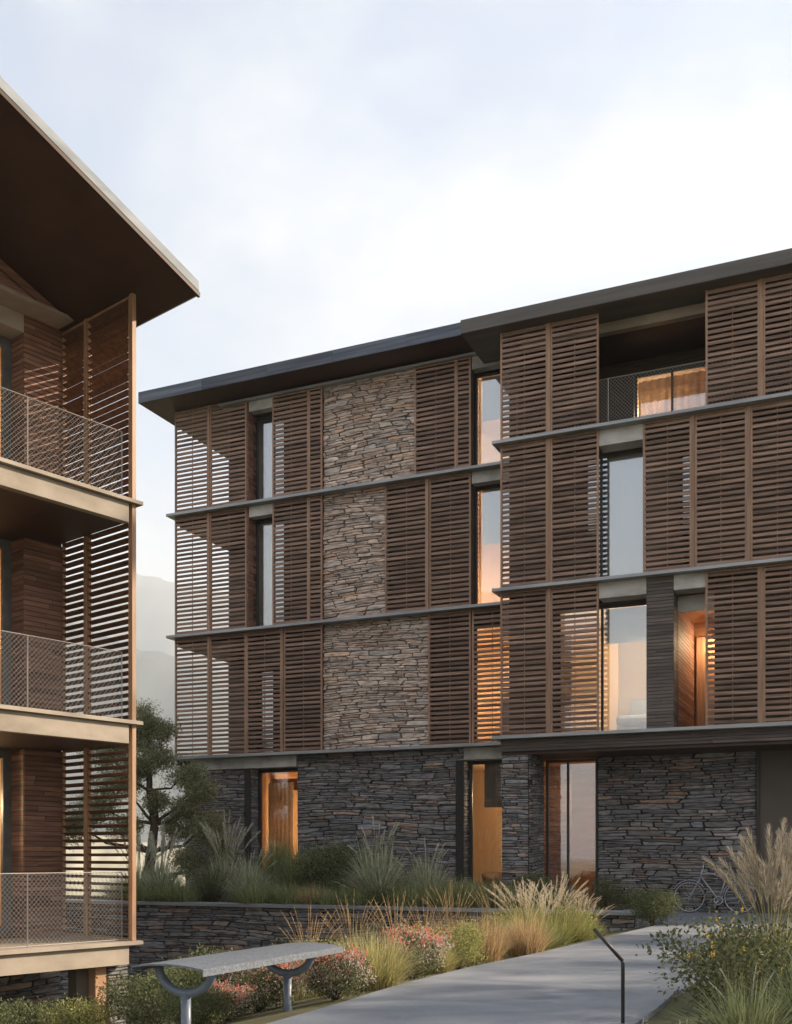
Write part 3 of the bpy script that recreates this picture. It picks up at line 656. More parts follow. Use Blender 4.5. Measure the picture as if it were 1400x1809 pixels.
# ------------------------------------------------------------------ left building with balconies
OLx = Vector((-465/1880*15.5, 15.5, 0)); ROTL = math.atan2(.7716, .636)
FL = Matrix.Translation(OLx) @ Matrix.Rotation(ROTL, 4, 'Z')
wl = thing('apartment_building', 'balcony building with cedar louvres and wide pitched roof at the left edge', 'building', OLx, ROTL)
slL = Pieces(wl, 'slat'); stL = Pieces(wl, 'stone'); bdL = Pieces(wl, 'board')
LL = (-.045, 3.155, 6.36)
def roofz(p): return 9.222 + .387*(.43-p)
RID = -4.3
for k, z in enumerate(LL):
    obj('balcony_ledge', box(-8.6, .11, -.10, 1.79, z-.055, z), M_CONC, wl, bevel=.004)
    obj('balcony_fascia', box(-8.55, -.09, -.03, .09, z-.335, z-.06), M_CONC, wl, bevel=.004)
    obj('balcony_soffit', box(-8.5, -.095, .092, 2.19, z-.33, z-.06), M_SOFFIT, wl)
    zt = LL[k+1]-.056 if k < 2 else roofz(0)-.01
    zi = LL[k+1]-.335 if k < 2 else roofz(0)-.02
    obj('post', box(-.035, .035, -.03, .04, z, zt), M_FRAMEL, wl, bevel=.004)
    obj('post', box(-.04, .04, 1.10, 1.16, z, zt-.004 if k < 2 else zi), M_FRAMEL, wl, bevel=.004)
    for (a, b) in ((.045, 1.095), (1.165, 1.77)):
        louvre(slL, wl, a, b, 0, z+.01, zt-.004 if k < 2 else zi, 900+k*10+int(a), pitch=.108, hh=.016, dd=.098, tilt=R(24), fw=.035, fd=.045, axis='y', m=M_SLATL, mf=M_FRAMEL, mid=False)
    wire_mesh(wl, 6.9, 1.0, loc=(-7.02, .10, z), posts=(0, 1.4, 2.8, 4.2, 5.6-.22, 6.9), cell=.066, r=.0029)
    # timber pier, reveal and window
    boards(bdL, wl, -.67, 0, z, zi if k < 2 else 9.40, .077, M_BOARD, 300+k, loc=(0, 1.8, 0), splits=.3)
    boards(bdL, wl, 0, .33, z, zi if k < 2 else 9.12, .077, M_BOARD, 310+k, loc=(-.672, 1.81, 0), splits=0, rz=R(-90))if False else None
    rv = boards(bdL, wl, -.33, 0, z, zi if k < 2 else 9.12, .077, M_BOARD, 310+k, loc=(-.655, 1.80, 0), splits=0, rz=R(-90))
    obj('pier_core', box(-.625, -.01, 1.832, 2.3, z, 9.4 if k == 2 else zi), M_BACK, wl)
    if k < 2: obj('pier_head', box(-.09, -.01, 1.80, 2.3, zi+.002, zt-.002), M_BACK, wl)
    top = zi if k < 2 else 9.12
    window(wl, -3.4, -.675, 2.16, z+.02, top, M_GLASSC, fw=.14, mull=(-2.0,), m=mat('window_frame_grey', [(.10,.10,.10), (.14,.14,.14)], rough=.4) if k == 0 else bpy.data.materials['window_frame_grey'])
    room(wl, -4.2, -.6, 2.22, 5.5, z+.02, top+.02, M_ROOMW)
    obj('wall', MB().box(-8.5, -3.4, 2.0, 2.2, z, top+.2).box(-3.4, -.67, 2.2, 2.3, top, top+.25), M_BACK, wl)
    if k: curtain(wl, -2.2, -.84, 2.5, z+.03, top-.05)
obj('lintel', box(-8.5, -.672, 1.78, 2.2, 9.12, 9.395), M_CONC, wl, bevel=.004)
obj('gable_ledge', box(-8.5, -.07, 1.38, 1.84, 9.40, 9.455), M_CONC, wl)
# slatted gable above the ledge
gz0 = 9.46; k = 0
while gz0 < 10.9:
    z1 = gz0 + .15; p_end = .43-(z1-9.222)/.387+.02
    obj('gable_board', box(-8.6-p_end-.2 if False else 2*RID-p_end, p_end, 1.46+.03*(k % 2), 1.50+.03*(k % 2), gz0, z1-.02), M_BOARD, wl); gz0 = z1; k += 1
obj('gable_trim', MB().prism([(.43-(9.46-9.222)/.387, 1.43, 9.46-.02), (RID, 1.43, roofz(RID)-.02), (RID, 1.43, roofz(RID)-.16), (.43-(9.46-9.222)/.387-.4, 1.43, 9.46)], (0, .03, 0)), M_BOARD, wl)
obj('gable_wall', MB().prism([(-.1, 1.62, 9.42), (RID, 1.62, roofz(RID)-.01), (2*RID+.1, 1.62, 9.42)], (0, .1, 0)), M_BACK, wl)
obj('side_wall', MB().box(-.13, -.01, 2.32, 9, -3, 9.3).box(-8.5, -8.4, 2.2, 9, -3, 9.3).box(-8.4, -.13, 8.9, 9, -3, 9.3), M_BACK, wl)
# pitched roof
T = .185
def rp(p0, p1, zoff0, zoff1, q0, q1):
    return MB().prism([(p0, q0, roofz(p0)+zoff0), (p1, q0, roofz(p1)+zoff0), (p1, q0, roofz(p1)+zoff1), (p0, q0, roofz(p0)+zoff1)], (0, q1-q0, 0))
obj('roof', rp(.41, RID, .03, T, -.93, 9.5), M_ROOFL, wl)
obj('roof_soffit', rp(.42, RID, -.002, .028, -.90, 9.5), M_SOFFIT, wl)
obj('rake_trim', rp(.43, RID, .06, T+.01, -.955, -.93), M_ROOFL, wl); obj('rake_edge', rp(.46, RID, -.005, .057, -.95, -.905), M_SOFFIT, wl)
obj('eave_trim', rp(.455, .41, .02, T-.03, -.93, 9.5), M_ROOFL, wl)
mr = MB(); 
mr.prism([(RID, -.93, roofz(RID)), (2*RID-.43, -.93, 9.222), (2*RID-.43, -.93, 9.222+T), (RID, -.93, roofz(RID)+T)], (0, 10.4, 0)); obj('roof', mr, M_ROOFL, wl)
# lower level
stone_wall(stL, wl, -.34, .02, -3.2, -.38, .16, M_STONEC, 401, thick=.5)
obj('tan_post', box(-.54, -.36, .14, .36, -3.2, -.38), M_FRAMEL, wl); obj('dark_post', box(-.75, -.55, .30, .5, -3.2, -.38), M_DARKWALL, wl)
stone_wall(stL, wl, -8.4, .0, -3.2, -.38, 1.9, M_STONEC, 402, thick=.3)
slL.finish(); stL.finish(); bdL.finish()
pendant('lamp in the ground-floor flat of the balcony building', FL, -1.6, 3.6, 2.3, 90, .3)
pendant('lamp in the first-floor flat of the balcony building', FL, -1.6, 3.6, 5.4, 110, .3)
pendant('lamp in the top-floor flat of the balcony building', FL, -1.6, 3.6, 8.6, 90, .3)

# ------------------------------------------------------------------ retaining wall of the planting bed
rw = thing('retaining_wall', 'low dark stone retaining wall with grey cap below the planting bed', 'wall', O, ROT)
stR = Pieces(rw, 'stone')
def under(s):
    p = FM @ Vector((s, -3.05, 0)); return gz(p.x, p.y)-.05
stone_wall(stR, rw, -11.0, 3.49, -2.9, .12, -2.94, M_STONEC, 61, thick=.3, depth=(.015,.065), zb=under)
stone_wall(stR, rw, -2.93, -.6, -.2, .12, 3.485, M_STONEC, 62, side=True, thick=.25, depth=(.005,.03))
obj('wall_cap', box(-11.0, 3.53, -3.06, -2.62, .125, .20), M_LEDGE, rw, bevel=.008); obj('wall_cap', box(3.20, 3.53, -2.615, -.6, .125, .20), M_LEDGE, rw, bevel=.008)
stR.finish()

# ------------------------------------------------------------------ bench
bn = thing('bench', 'blue-grey metal bench with mottled galvanised seat on two forked posts beside the path', 'bench', (-1.157, 8.26, 0), math.atan2(.91, .413))
sec = []; n = 12; hw = .30
for i in range(n+1):
    y = -hw + 2*hw*i/n; sec.append((y, .435 - .025*(y/hw)**2))
prof = sec + [(hw+.004, sec[-1][1]-.035), (hw-.008, sec[-1][1]-.035)] + [(y*.985, z-.012) for y, z in sec[::-1]] + [(-hw+.008, sec[0][1]-.035), (-hw-.004, sec[0][1]-.035)]
mb = MB(); mb.prism([(-1.03, y, z) for y, z in prof], (2.06, 0, 0)); obj('seat', mb, M_PLATE, bn)
obj('seat_edge', MB().prism([(-1.032, -hw-.008, .36), (-1.032, -hw+.004, .36), (-1.032, -hw+.004, .405), (-1.032, -hw-.008, .412)], (2.064, 0, 0)), M_PLATE, bn)
for t in (-.80, .62):
    pts = [(t, .235*math.cos(a), .40-.235*math.sin(a)*.82) for a in [math.pi*i/16 for i in range(17)]]
    fk = obj('fork', MB().tube(pts, .032, 12), M_BENCHP, bn, smooth=True)
    obj('post', MB().tube([(t, 0, -.35), (t, 0, .21)], .036, 16), M_BENCHP, bn, smooth=True)
    obj('bracket', MB().box(t-.03, t+.03, -.26, .26, .395, .409), M_BENCHP, bn)

# ------------------------------------------------------------------ bent black rail
hr = thing('handrail', 'slim black metal post bent over at the top, beside the path in front', 'handrail', (1.60, 7.5, 0))
obj('post', MB().tube([(0, 0, -.1), (0, 0, .42), (-.005, 0, .445)], .0135, 12), M_DARK, hr, smooth=True)
obj('bent_arm', MB().tube([(-.003, 0, .44), (-.20, .02, .665)], .0135, 12), M_DARK, hr, smooth=True)

# ------------------------------------------------------------------ bicycle leaning on the entrance wall
def bicycle():
    bk = thing('bicycle', 'grey city bicycle leaning on the dark stone wall at the end of the path', 'bicycle', FM @ Vector((3.86, .98, 0)), ROT)
    bk.rotation_euler = (R(-5), 0, ROT)
    Rw = .335; WB = 1.03
    for x in (0, WB):
        wh = obj('wheel', MB().ring((x, 0, Rw), 'y', Rw-.026, .009, 48, 8), M_CHROME, bk, smooth=True)
        obj('tyre', MB().ring((x, 0, Rw), 'y', Rw-.014, .014, 48, 8), M_TYRE, wh, smooth=True)
        sp = MB()
        for k in range(24):
            a = 2*math.pi*k/24; y = .022 if k % 2 else -.022; b = a + (.5 if k % 4 < 2 else -.5)
            sp.tube([(x+.02*math.cos(b), y, Rw+.02*math.sin(b)), (x+(Rw-.03)*math.cos(a), 0, Rw+(Rw-.03)*math.sin(a))], .0016, 4)
        obj('spokes', sp, M_CHROME, wh); obj('hub', MB().tube([(x, -.045, Rw), (x, .045, Rw)], .018, 10), M_CHROME, wh, smooth=True)
        mg = []
        for k in range(17): a = R(20 + 150*k/16) if x else R(35+115*k/16); mg.append((x+(Rw+.022)*math.cos(a), 0, Rw+(Rw+.022)*math.sin(a)))
        obj('mudguard', MB().tube(mg, .010, 6), M_BIKE, bk, smooth=True)
    HT, HB, BBk, ST, RH = (.265, 0, .93), (.225, 0, .74), (.60, 0, .27), (.76, 0, .80), (WB, 0, Rw)
    fr = MB(); fr.tube([HB, HT], .019, 10).tube([(.255,0,.89), (.735,0,.735)], .014, 10).tube([(.232,0,.77), BBk], .017, 10).tube([BBk, ST], .015, 10)
    for y in (-.05, .05): fr.tube([(BBk[0], y*.5, BBk[2]), (WB, y, Rw)], .009, 8).tube([(.745, y*.4, .755), (WB, y, Rw)], .008, 8)
    obj('frame', fr, M_BIKE, bk, smooth=True)
    fk = MB()
    for y in (-.05, .05): fk.tube([(.223, y*.6, .735), (.14, y, .58), (.05, y, .40), (0, y, Rw)], .010, 8)
    obj('fork', fk, M_BIKE, bk, smooth=True)
    obj('handlebar', MB().tube([(.275,0,.92), (.285,0,1.03)], .013, 8).tube([(.36,-.27,1.05), (.29,-.16,1.045), (.27,0,1.035), (.29,.16,1.045), (.36,.27,1.05)], .011, 8), M_CHROME, bk, smooth=True)
    for y in (-1, 1): obj('grip', MB().tube([(.36, y*.27, 1.05), (.41, y*.30, 1.045)], .016, 8), M_TYRE, bk, smooth=True)
    obj('seat_post', MB().tube([ST, (.80, 0, .91)], .012, 8), M_CHROME, bk, smooth=True)
    sd = MB(); ws = [(-.14, .02), (-.05, .03), (.04, .055), (.10, .075), (.13, .06)]
    for xx, ww in ws:
        for k in range(8): a = 2*math.pi*k/8; sd.v.append((.80+xx, ww*math.cos(a), .935+.022*math.sin(a)+.01*(xx > .08)))
    for i in range(4):
        for k in range(8): k2 = (k+1) % 8; sd.f.append((i*8+k, i*8+k2, (i+1)*8+k2, (i+1)*8+k))
    sd.f += [tuple(range(7, -1, -1)), tuple(range(32, 40))]; obj('saddle', sd, M_TYRE, bk, smooth=True)
    cr = MB().ring((BBk[0], -.045, BBk[2]), 'y', .085, .006, 28, 6).tube([(BBk[0], -.06, BBk[2]), (BBk[0]-.10, -.065, BBk[2]-.13)], .009, 6).tube([(BBk[0], .06, BBk[2]), (BBk[0]+.10, .065, BBk[2]+.13)], .009, 6)
    obj('crank', cr, M_CHROME, bk, smooth=True)
    for sx, y in ((-1, -.11), (1, .11)): obj('pedal', box(BBk[0]+sx*.10-.045, BBk[0]+sx*.10+.045, y-.04, y+.04, BBk[2]+sx*.13-.01, BBk[2]+sx*.13+.012), M_TYRE, bk)
    obj('chain', MB().tube([(BBk[0], -.045, BBk[2]+.085), (WB, -.045, Rw+.04)], .004, 5).tube([(BBk[0], -.045, BBk[2]-.085), (WB, -.045, Rw-.04)], .004, 5), M_DARK, bk)
bicycle()

# ------------------------------------------------------------------ furniture seen through the windows
ch = thing('armchair', 'brown leather tub chair on wire legs behind the lit ground-floor window', 'chair', FM @ Vector((-.95, 2.45, .02)), ROT+.5)
mb = MB(); n = 16
for zz, r in ((.40, .27), (.78, .33), (.80, .29), (.44, .23)):
    for k in range(n+1): a = R(-30+240*k/n); mb.v.append((r*math.cos(a), r*math.sin(a), zz - (.12*(abs(k-n/2)/(n/2))**2 if zz > .5 else 0)))
for j in range(4):
    for k in range(n): j2 = (j+1) % 4; mb.f.append((j*(n+1)+k, j*(n+1)+k+1, j2*(n+1)+k+1, j2*(n+1)+k))
obj('backrest', mb, M_LEATHER, ch, smooth=True); obj('seat', MB().tube([(0,0,.38), (0,0,.40), (0,0,.48), (0,0,.50)], [.24,.26,.26,.22], 20), M_LEATHER, ch, smooth=True)
for a in (45, 135, 225, 315): obj('leg', MB().tube([(.15*math.cos(R(a)), .15*math.sin(R(a)), .39), (.26*math.cos(R(a)), .26*math.sin(R(a)), 0)], .009, 6), M_DARK, ch)
bd = thing('bed', 'grey upholstered bed in the cream first-floor room beside the timber pier', 'bed', FM @ Vector((2.75, 1.9, 3.83)), ROT)
obj('mattress', box(-.5, .5, -.7, 1.1, .22, .46), M_FABRIC, bd, bevel=.08); obj('base', box(-.48, .48, -.66, 1.08, .0, .215), M_FABRIC, bd); obj('headboard', box(-.55, .55, 1.12, 1.22, 0, 1.05), M_FABRIC, bd, bevel=.03)

# ------------------------------------------------------------------ plants
def fan(az, el): return Vector((math.cos(az)*math.cos(el), math.sin(az)*math.cos(el), math.sin(el)))
def g_blades(rng, n, h, spread, droop, wd, r0=.12, seg=4, hv=(.55, 1.0)):
    mb = MB()
    for _ in range(n):
        az = rng.uniform(0, 6.283); k = rng.random()**.7; hh = h*rng.uniform(*hv)*(1-.35*k*(spread > .3)); out = spread*k*rng.uniform(.6, 1.1)
        b = Vector((r0*rng.random()**.5*math.cos(az+rng.uniform(-1, 1)), r0*rng.random()**.5*math.sin(az+rng.uniform(-1, 1)), -.03)); dr = droop*k*rng.uniform(.5, 1.2)
        d = Vector((math.cos(az), math.sin(az), 0)); a2 = az+rng.uniform(-.9, .9)+math.pi/2; sd = Vector((math.cos(a2), math.sin(a2), rng.uniform(-.3, .3))); i0 = len(mb.v); sway = rng.uniform(-.12, .12)*hh
        for j in range(seg+1):
            t = j/seg; p = b + d*out*(t**1.5) + sd*sway*t*t + Vector((0, 0, hh*(t - dr*t**2.6))); ww = wd*(1-t**1.6)*.5+.0004
            if j < seg: mb.v += [tuple(p-sd*ww), tuple(p+sd*ww)]
            else: mb.v.append(tuple(p))
        for j in range(seg-1): a = i0+2*j; mb.f.append((a, a+1, a+3, a+2))
        a = i0+2*(seg-1); mb.f.append((a, a+1, a+2))
    return mb
def g_plumes(rng, n, h, spread, head=.28, wide=.022, hairs=70):
    """stalks and feathery seed heads"""
    st, hd = MB(), MB()
    for _ in range(n):
        az = rng.uniform(0, 6.283); k = rng.random()**.6; d = Vector((math.cos(az), math.sin(az), 0)); hh = h*rng.uniform(.72, 1.0); out = spread*k
        f = lambda t: d*(out*t**1.7) + Vector((0, 0, hh*(t-.16*k*t**3)))
        st.tube([f(j/5) for j in range(6)], .0028, 3, r2=.0012, cap=False)
        t0 = 1-head*rng.uniform(.8, 1.2)
        for q in range(hairs):
            u_ = q/hairs; t = t0+(1-t0)*u_; p = f(t); tg = (f(min(1, t+.03))-f(t-.03)).normalized()
            a = rng.uniform(0, 6.283); rad = tg.orthogonal().normalized(); rad.rotate(Matrix.Rotation(a, 3, tg))
            ww = wide*(math.sin(math.pi*min(1, .12+u_*.88))**.6)*rng.uniform(.6, 1.2); e = p + rad*ww + tg*ww*1.9; sd = tg.cross(rad)*.0028
            i = len(hd.v); hd.v += [tuple(p-sd), tuple(p+sd), tuple(e)]; hd.f.append((i, i+1, i+2))
    return st, hd
def leaf(mb, p, d, sd, l, wd, fold=.25):
    nrm = d.cross(sd); i = len(mb.v); mid = p + d*l*.45
    mb.v += [tuple(p), tuple(mid+sd*wd*.5+nrm*wd*fold), tuple(p+d*l), tuple(mid-sd*wd*.5+nrm*wd*fold)]; mb.f += [(i, i+1, i+2), (i, i+2, i+3)]
def rvec(rng): 
    while 1:
        v = Vector((rng.uniform(-1,1), rng.uniform(-1,1), rng.uniform(-1,1)))
        if .05 < v.length < 1: return v.normalized()
def g_shrub(rng, w, h, n, l, wd, clumps=26, tight=.16, up=.4, top=None, topn=0):
    """leaves gathered in clumps through a rounded crown, with stems; top: MB for flowers on the outer clumps"""
    fo, stm = MB(), MB(); cs = []
    for _ in range(clumps):
        d = rvec(rng); r = rng.uniform(.45, .95); c = Vector((d.x*w*.5*r, d.y*w*.5*r, h*.5 + d.z*h*.44*r)); cs.append((c, r, d))
        stm.tube([(rng.uniform(-.03,.03), rng.uniform(-.03,.03), -.03), (c.x*.35, c.y*.35, c.z*.5), tuple(c)], .006, 4, r2=.002, cap=False)
    for _ in range(n):
        c, r, d0 = cs[rng.randrange(clumps)]; g = Vector((rng.gauss(0, 1), rng.gauss(0, 1), rng.gauss(0, .8)))*tight*min(w, h)*.62; p = c+g
        if p.z < .0: p.z = rng.uniform(0, .1)*h
        d = (g.normalized()*.6 + rvec(rng)*.7 + Vector((0, 0, up))).normalized(); sd = d.cross(rvec(rng)).normalized(); leaf(fo, p, d, sd, l*rng.uniform(.6, 1.2), wd*rng.uniform(.7, 1.2))
    if top is not None:
        for _ in range(topn):
            c, r, d0 = cs[rng.randrange(clumps)]
            if c.z < h*.42: continue
            g = Vector((rng.gauss(0, 1), rng.gauss(0, 1), abs(rng.gauss(.5, .6))))*tight*min(w, h)*.62; p = c+g+Vector((0, 0, .03*h)); 
            for q in range(9):
                pp = p+Vector((rng.gauss(0, .006), rng.gauss(0, .006), q*.0055)); d = (rvec(rng)+Vector((0, 0, .5))).normalized(); leaf(top, pp, d, d.cross(rvec(rng)).normalized(), .024, .020)
    return fo, stm
def g_upright(rng, w, h, n, l, wd, per=46):
    """rosemary-like: upright stems set with needles"""
    fo, stm = MB(), MB()
    for _ in range(n):
        az = rng.uniform(0, 6.283); k = rng.random()**.6; hh = h*rng.uniform(.6, 1)*(1-.25*k); d = Vector((math.cos(az), math.sin(az), 0))
        f = lambda t: d*(w*.12*k + w*.42*k*t**1.3) + Vector((0, 0, hh*t)); stm.tube([f(j/4) for j in range(5)], .004, 4, r2=.0015, cap=False)
        for q in range(per):
            t = .1+.9*q/per; p = f(t); dd = (rvec(rng)*.8 + Vector((0, 0, .75))).normalized(); leaf(fo, p, dd, dd.cross(rvec(rng)).normalized(), l*rng.uniform(.7, 1.1), wd)
    return fo, stm
PROTO = {}
def proto(kind, v):
    """list of (part name, mesh) of a plant about one metre high"""
    if (kind, v) in PROTO: return PROTO[kind, v]
    rng = random.Random(hash_(kind)+v); P = []
    def add(n, mb, m): me = mb.mesh(kind+'_'+n); me.materials.append(m); P.append((n, me))
    if kind == 'plume':
        add('blades', g_blades(rng, 700, .72, .5, .35, .014), L_SAGE); s_, h_ = g_plumes(rng, 30, 1.0, .42, .27, .030); add('stalks', s_, L_SAGE); add('seed_heads', h_, L_PLUMEG)
    elif kind == 'fount':
        add('blades', g_blades(rng, 900, .95, .62, .5, .013, seg=5), L_SAGE); s_, h_ = g_plumes(rng, 14, 1.0, .45, .22, .022, 60); add('stalks', s_, L_SAGE); add('seed_heads', h_, L_PLUMEG)
    elif kind == 'tallgrass': add('blades', g_blades(rng, 800, 1.0, .42, .3, .012), L_GREEN)
    elif kind == 'low': add('blades', g_blades(rng, 900, 1.0, .75, .35, .018, r0=.45), L_GREEN)
    elif kind == 'tanlow': add('blades', g_blades(rng, 560, 1.0, .7, .35, .013, r0=.35), L_TAN)
    elif kind == 'round': f_, s_ = g_shrub(rng, 1.05, 1.0, 8500, .048, .021, 60, .17); add('foliage', f_, L_DARK); add('stems', s_, M_BARK)
    elif kind == 'yellow':
        t = MB(); f_, s_ = g_shrub(rng, 1.1, 1.0, 2200, .075, .035, 24, .2, top=t, topn=26); add('foliage', f_, L_MID); add('stems', s_, M_BARK); add('flowers', t, L_YFLOW)
    elif kind == 'white':
        t = MB(); f_, s_ = g_shrub(rng, 1.3, 1.0, 2600, .07, .03, 26, .2, top=t, topn=40); add('foliage', f_, L_MID); add('stems', s_, M_BARK); add('flowers', t, L_PLUME)
    elif kind == 'upright': f_, s_ = g_upright(rng, .85, 1.0, 110, .055, .011); add('foliage', f_, L_MID); add('stems', s_, M_BARK)
    elif kind == 'silver': f_, s_ = g_upright(rng, 1.2, 1.0, 90, .05, .010); add('foliage', f_, L_SAGE); add('stems', s_, M_BARK)
    elif kind == 'dark': f_, s_ = g_shrub(rng, 1.7, 1.0, 6500, .055, .03, 60, .15); add('foliage', f_, L_DARK); add('stems', s_, M_BARK)
    elif kind == 'coral':
        t = MB(); f_, s_ = g_shrub(rng, 1.6, .85, 4200, .06, .032, 60, .15); add('foliage', f_, L_MID); add('stems', s_, M_BARK); f_, s_ = g_shrub(rng, 1.75, 1.0, 2300, .055, .034, 60, .15, top=t, topn=420); add('pale_leaves', f_, L_SILV); add('flowers', t, L_CORAL)
    elif kind == 'gold': add('blades', g_blades(rng, 1300, 1.0, .85, .35, .008, r0=.3, seg=5), L_GOLD)
    elif kind == 'tan': add('blades', g_blades(rng, 1100, 1.0, .62, .25, .008, r0=.3, seg=5, hv=(.6,1)), L_TAN); 
    elif kind == 'goldstem':
        add('blades', g_blades(rng, 300, .55, .5, .3, .009, r0=.25), L_GOLD); s_, h_ = g_plumes(rng, 26, 1.0, .4, .3, .010, 40); add('stalks', s_, L_TAN); add('seed_heads', h_, L_TAN)
    elif kind == 'plumep':
        add('blades', g_blades(rng, 800, .72, .62, .4, .009, r0=.22, seg=5), L_YEL); s_, h_ = g_plumes(rng, 46, 1.0, .62, .24, .024, 70); add('stalks', s_, L_GOLD); add('seed_heads', h_, L_PLUME)
    elif kind == 'yelgreen': f_, s_ = g_shrub(rng, 1.35, 1.0, 5200, .055, .028, 44, .16); add('foliage', f_, L_YEL); add('stems', s_, M_BARK)
    elif kind == 'leafy':
        t = MB(); f_, s_ = g_shrub(rng, 1.6, 1.0, 2900, .06, .036, 40, .19, up=.15, top=t, topn=26); add('foliage', f_, L_MID); add('stems', s_, M_BARK); add('flowers', t, L_YFLOW)
    elif kind == 'coarse':
        add('blades', g_blades(rng, 620, 1.0, .95, .35, .016, r0=.2, seg=5), L_GREEN); s_, h_ = g_plumes(rng, 5, 1.0, .5, .3, .02); add('stalks', s_, L_SAGE); add('seed_heads', h_, L_PLUMEG)
    elif kind == 'bigplume':
        add('blades', g_blades(rng, 700, .62, .5, .35, .010, r0=.2, seg=5), L_GOLD); s_, h_ = g_plumes(rng, 34, 1.0, .5, .3, .040, 150); add('stalks', s_, L_GOLD); add('seed_heads', h_, L_PLUME)
    PROTO[kind, v] = P; return P
def hash_(t): return sum((i+1)*ord(c) for i, c in enumerate(t))
def plant(kind, name, label, cat, loc, h, wide=1.0, seed=0, group=None):
    rng = random.Random(seed*7+hash_(kind)); t = thing(name, label, cat, loc, rng.uniform(0, 6.28), group); s = h
    t.scale = (s*wide*rng.uniform(.92, 1.08), s*wide*rng.uniform(.92, 1.08), s)
    for n, me in proto(kind, seed % 2):
        o = obj(n, me, None, t)
        if n in ('flowers', 'pale_leaves', 'seed_heads', 'stalks'): o['kind'] = 'stuff'
    return t
GT = 'plants in the terrace bed'
TERR = [
 ('plume',-7.50,-2.0,1.37,1,'tussock_plant','sage grass with upright plumes at the far left of the terrace bed'), ('plume',-8.75,-1.2,1.25,1,'tussock_plant','plumed sage grass at the foot of the tree'),
 ('plume',-6.52,-.8,1.58,.9,'tussock_plant','tall plumed grass against the stone left of the lit tall window'), ('upright',-5.96,-2.3,.86,1.3,'rosemary_shrub','dark upright rosemary below the tall plumed grass'),
 ('fount',-5.16,-2.0,1.01,1.15,'tussock_plant','arching fountain grass left of the lit tall window'), ('tallgrass',-5.18,-.6,1.51,.9,'tussock_plant','tall fine grass standing in front of the lit tall window'),
 ('tallgrass',-4.40,-1.2,1.24,1,'tussock_plant','green fine grass at the right jamb of the lit tall window'), ('tanlow',-3.33,-2.5,.49,1.2,'tussock_plant','low brownish grass tuft on the terrace edge'),
 ('round',-3.50,-1.0,1.28,1.15,'round_shrub','round dark shrub against the long stone wall'), ('fount',-2.12,-1.8,1.44,.95,'tussock_plant','tallest arching grass in the terrace bed, right of the round shrub'),
 ('yellow',-1.59,-2.6,.42,1.3,'flowering_shrub','small shrub with yellow flowers at the terrace edge'), ('fount',-1.12,-1.5,1.09,1.1,'tussock_plant','arching sage grass left of the ground-floor armchair window'),
 ('round',1.12,-1.2,.67,1.2,'round_shrub','small dark shrub at the foot of the stone corner pier'), ('silver',1.76,-1.8,.61,1,'lavender_shrub','silvery upright shrub below the entrance glazing'),
 ('silver',2.20,-2.0,.51,1,'lavender_shrub','smaller silvery shrub between the entrance glazing and the rosemary'), ('upright',2.85,-2.3,.76,1.1,'rosemary_shrub','bright green upright rosemary at the end of the stone cap'),
 ('white',3.12,-1.6,.42,1.2,'flowering_shrub','low shrub with whitish flowers behind the end of the stone cap'),
 ('low',-8.2,-2.3,.6,1.1,'tussock_plant',''), ('low',-7.44,-2.55,.54,1.1,'tussock_plant',''), ('low',-6.83,-2.6,.49,1.1,'tussock_plant',''), ('low',-6.45,-2.5,.55,1.1,'tussock_plant',''), ('low',-4.58,-2.6,.51,1.1,'tussock_plant',''), ('low',-3.81,-2.5,.49,1.1,'tussock_plant',''), ('low',-2.87,-2.5,.46,1.1,'tussock_plant',''),
 ('low',-2.15,-2.55,.47,1.1,'tussock_plant',''), ('low',-1.14,-2.5,.54,1.1,'tussock_plant',''), ('low',-.33,-2.4,.54,1.2,'tussock_plant',''), ('low',.11,-2.3,.60,1.2,'tussock_plant',''), ('low',.55,-2.2,.55,1.2,'tussock_plant',''), ('low',1.07,-2.2,.47,1.2,'tussock_plant',''),
 ('low',-.6,-1.4,.62,1.2,'tussock_plant',''), ('low',.2,-1.5,.6,1.2,'tussock_plant',''), ('low',-2.6,-1.7,.5,1.2,'tussock_plant',''), ('low',-4.2,-1.9,.55,1.2,'tussock_plant',''), ('low',1.5,-2.4,.42,1.2,'tussock_plant',''), ('low',2.3,-2.55,.36,1.2,'tussock_plant','')]
ORD = ['first', 'second', 'third', 'fourth', 'fifth', 'sixth', 'seventh', 'eighth', 'ninth', 'tenth', 'eleventh', 'twelfth', 'thirteenth', 'fourteenth', 'fifteenth']
FRONTROW = sorted(t[1] for t in TERR if not t[6] and t[2] < -2.1)
BACKROW = {-.6: 'low green tuft behind the cap row, below the armchair window', .2: 'low green tuft behind the cap row, before the stone corner pier', -2.6: 'low green tuft behind the cap row, left of the tallest arching grass', -4.2: 'low green tuft behind the cap row, right of the lit tall window'}
for i, (k, s_, d_, h, wd, nm, lb) in enumerate(TERR):
    p = FM @ Vector((s_, d_, .115)); low = not lb
    plant(k, nm, lb or BACKROW.get(s_) or 'low green grass tuft along the stone cap, %s from the left end' % ORD[FRONTROW.index(s_)], 'plant' if 'tussock' in nm else 'shrub', p, h*(1.12 if 'shrub' in nm else 1.42), wd, i, 'low grass tufts of the terrace bed' if low else GT)
GB = 'plants along the path'
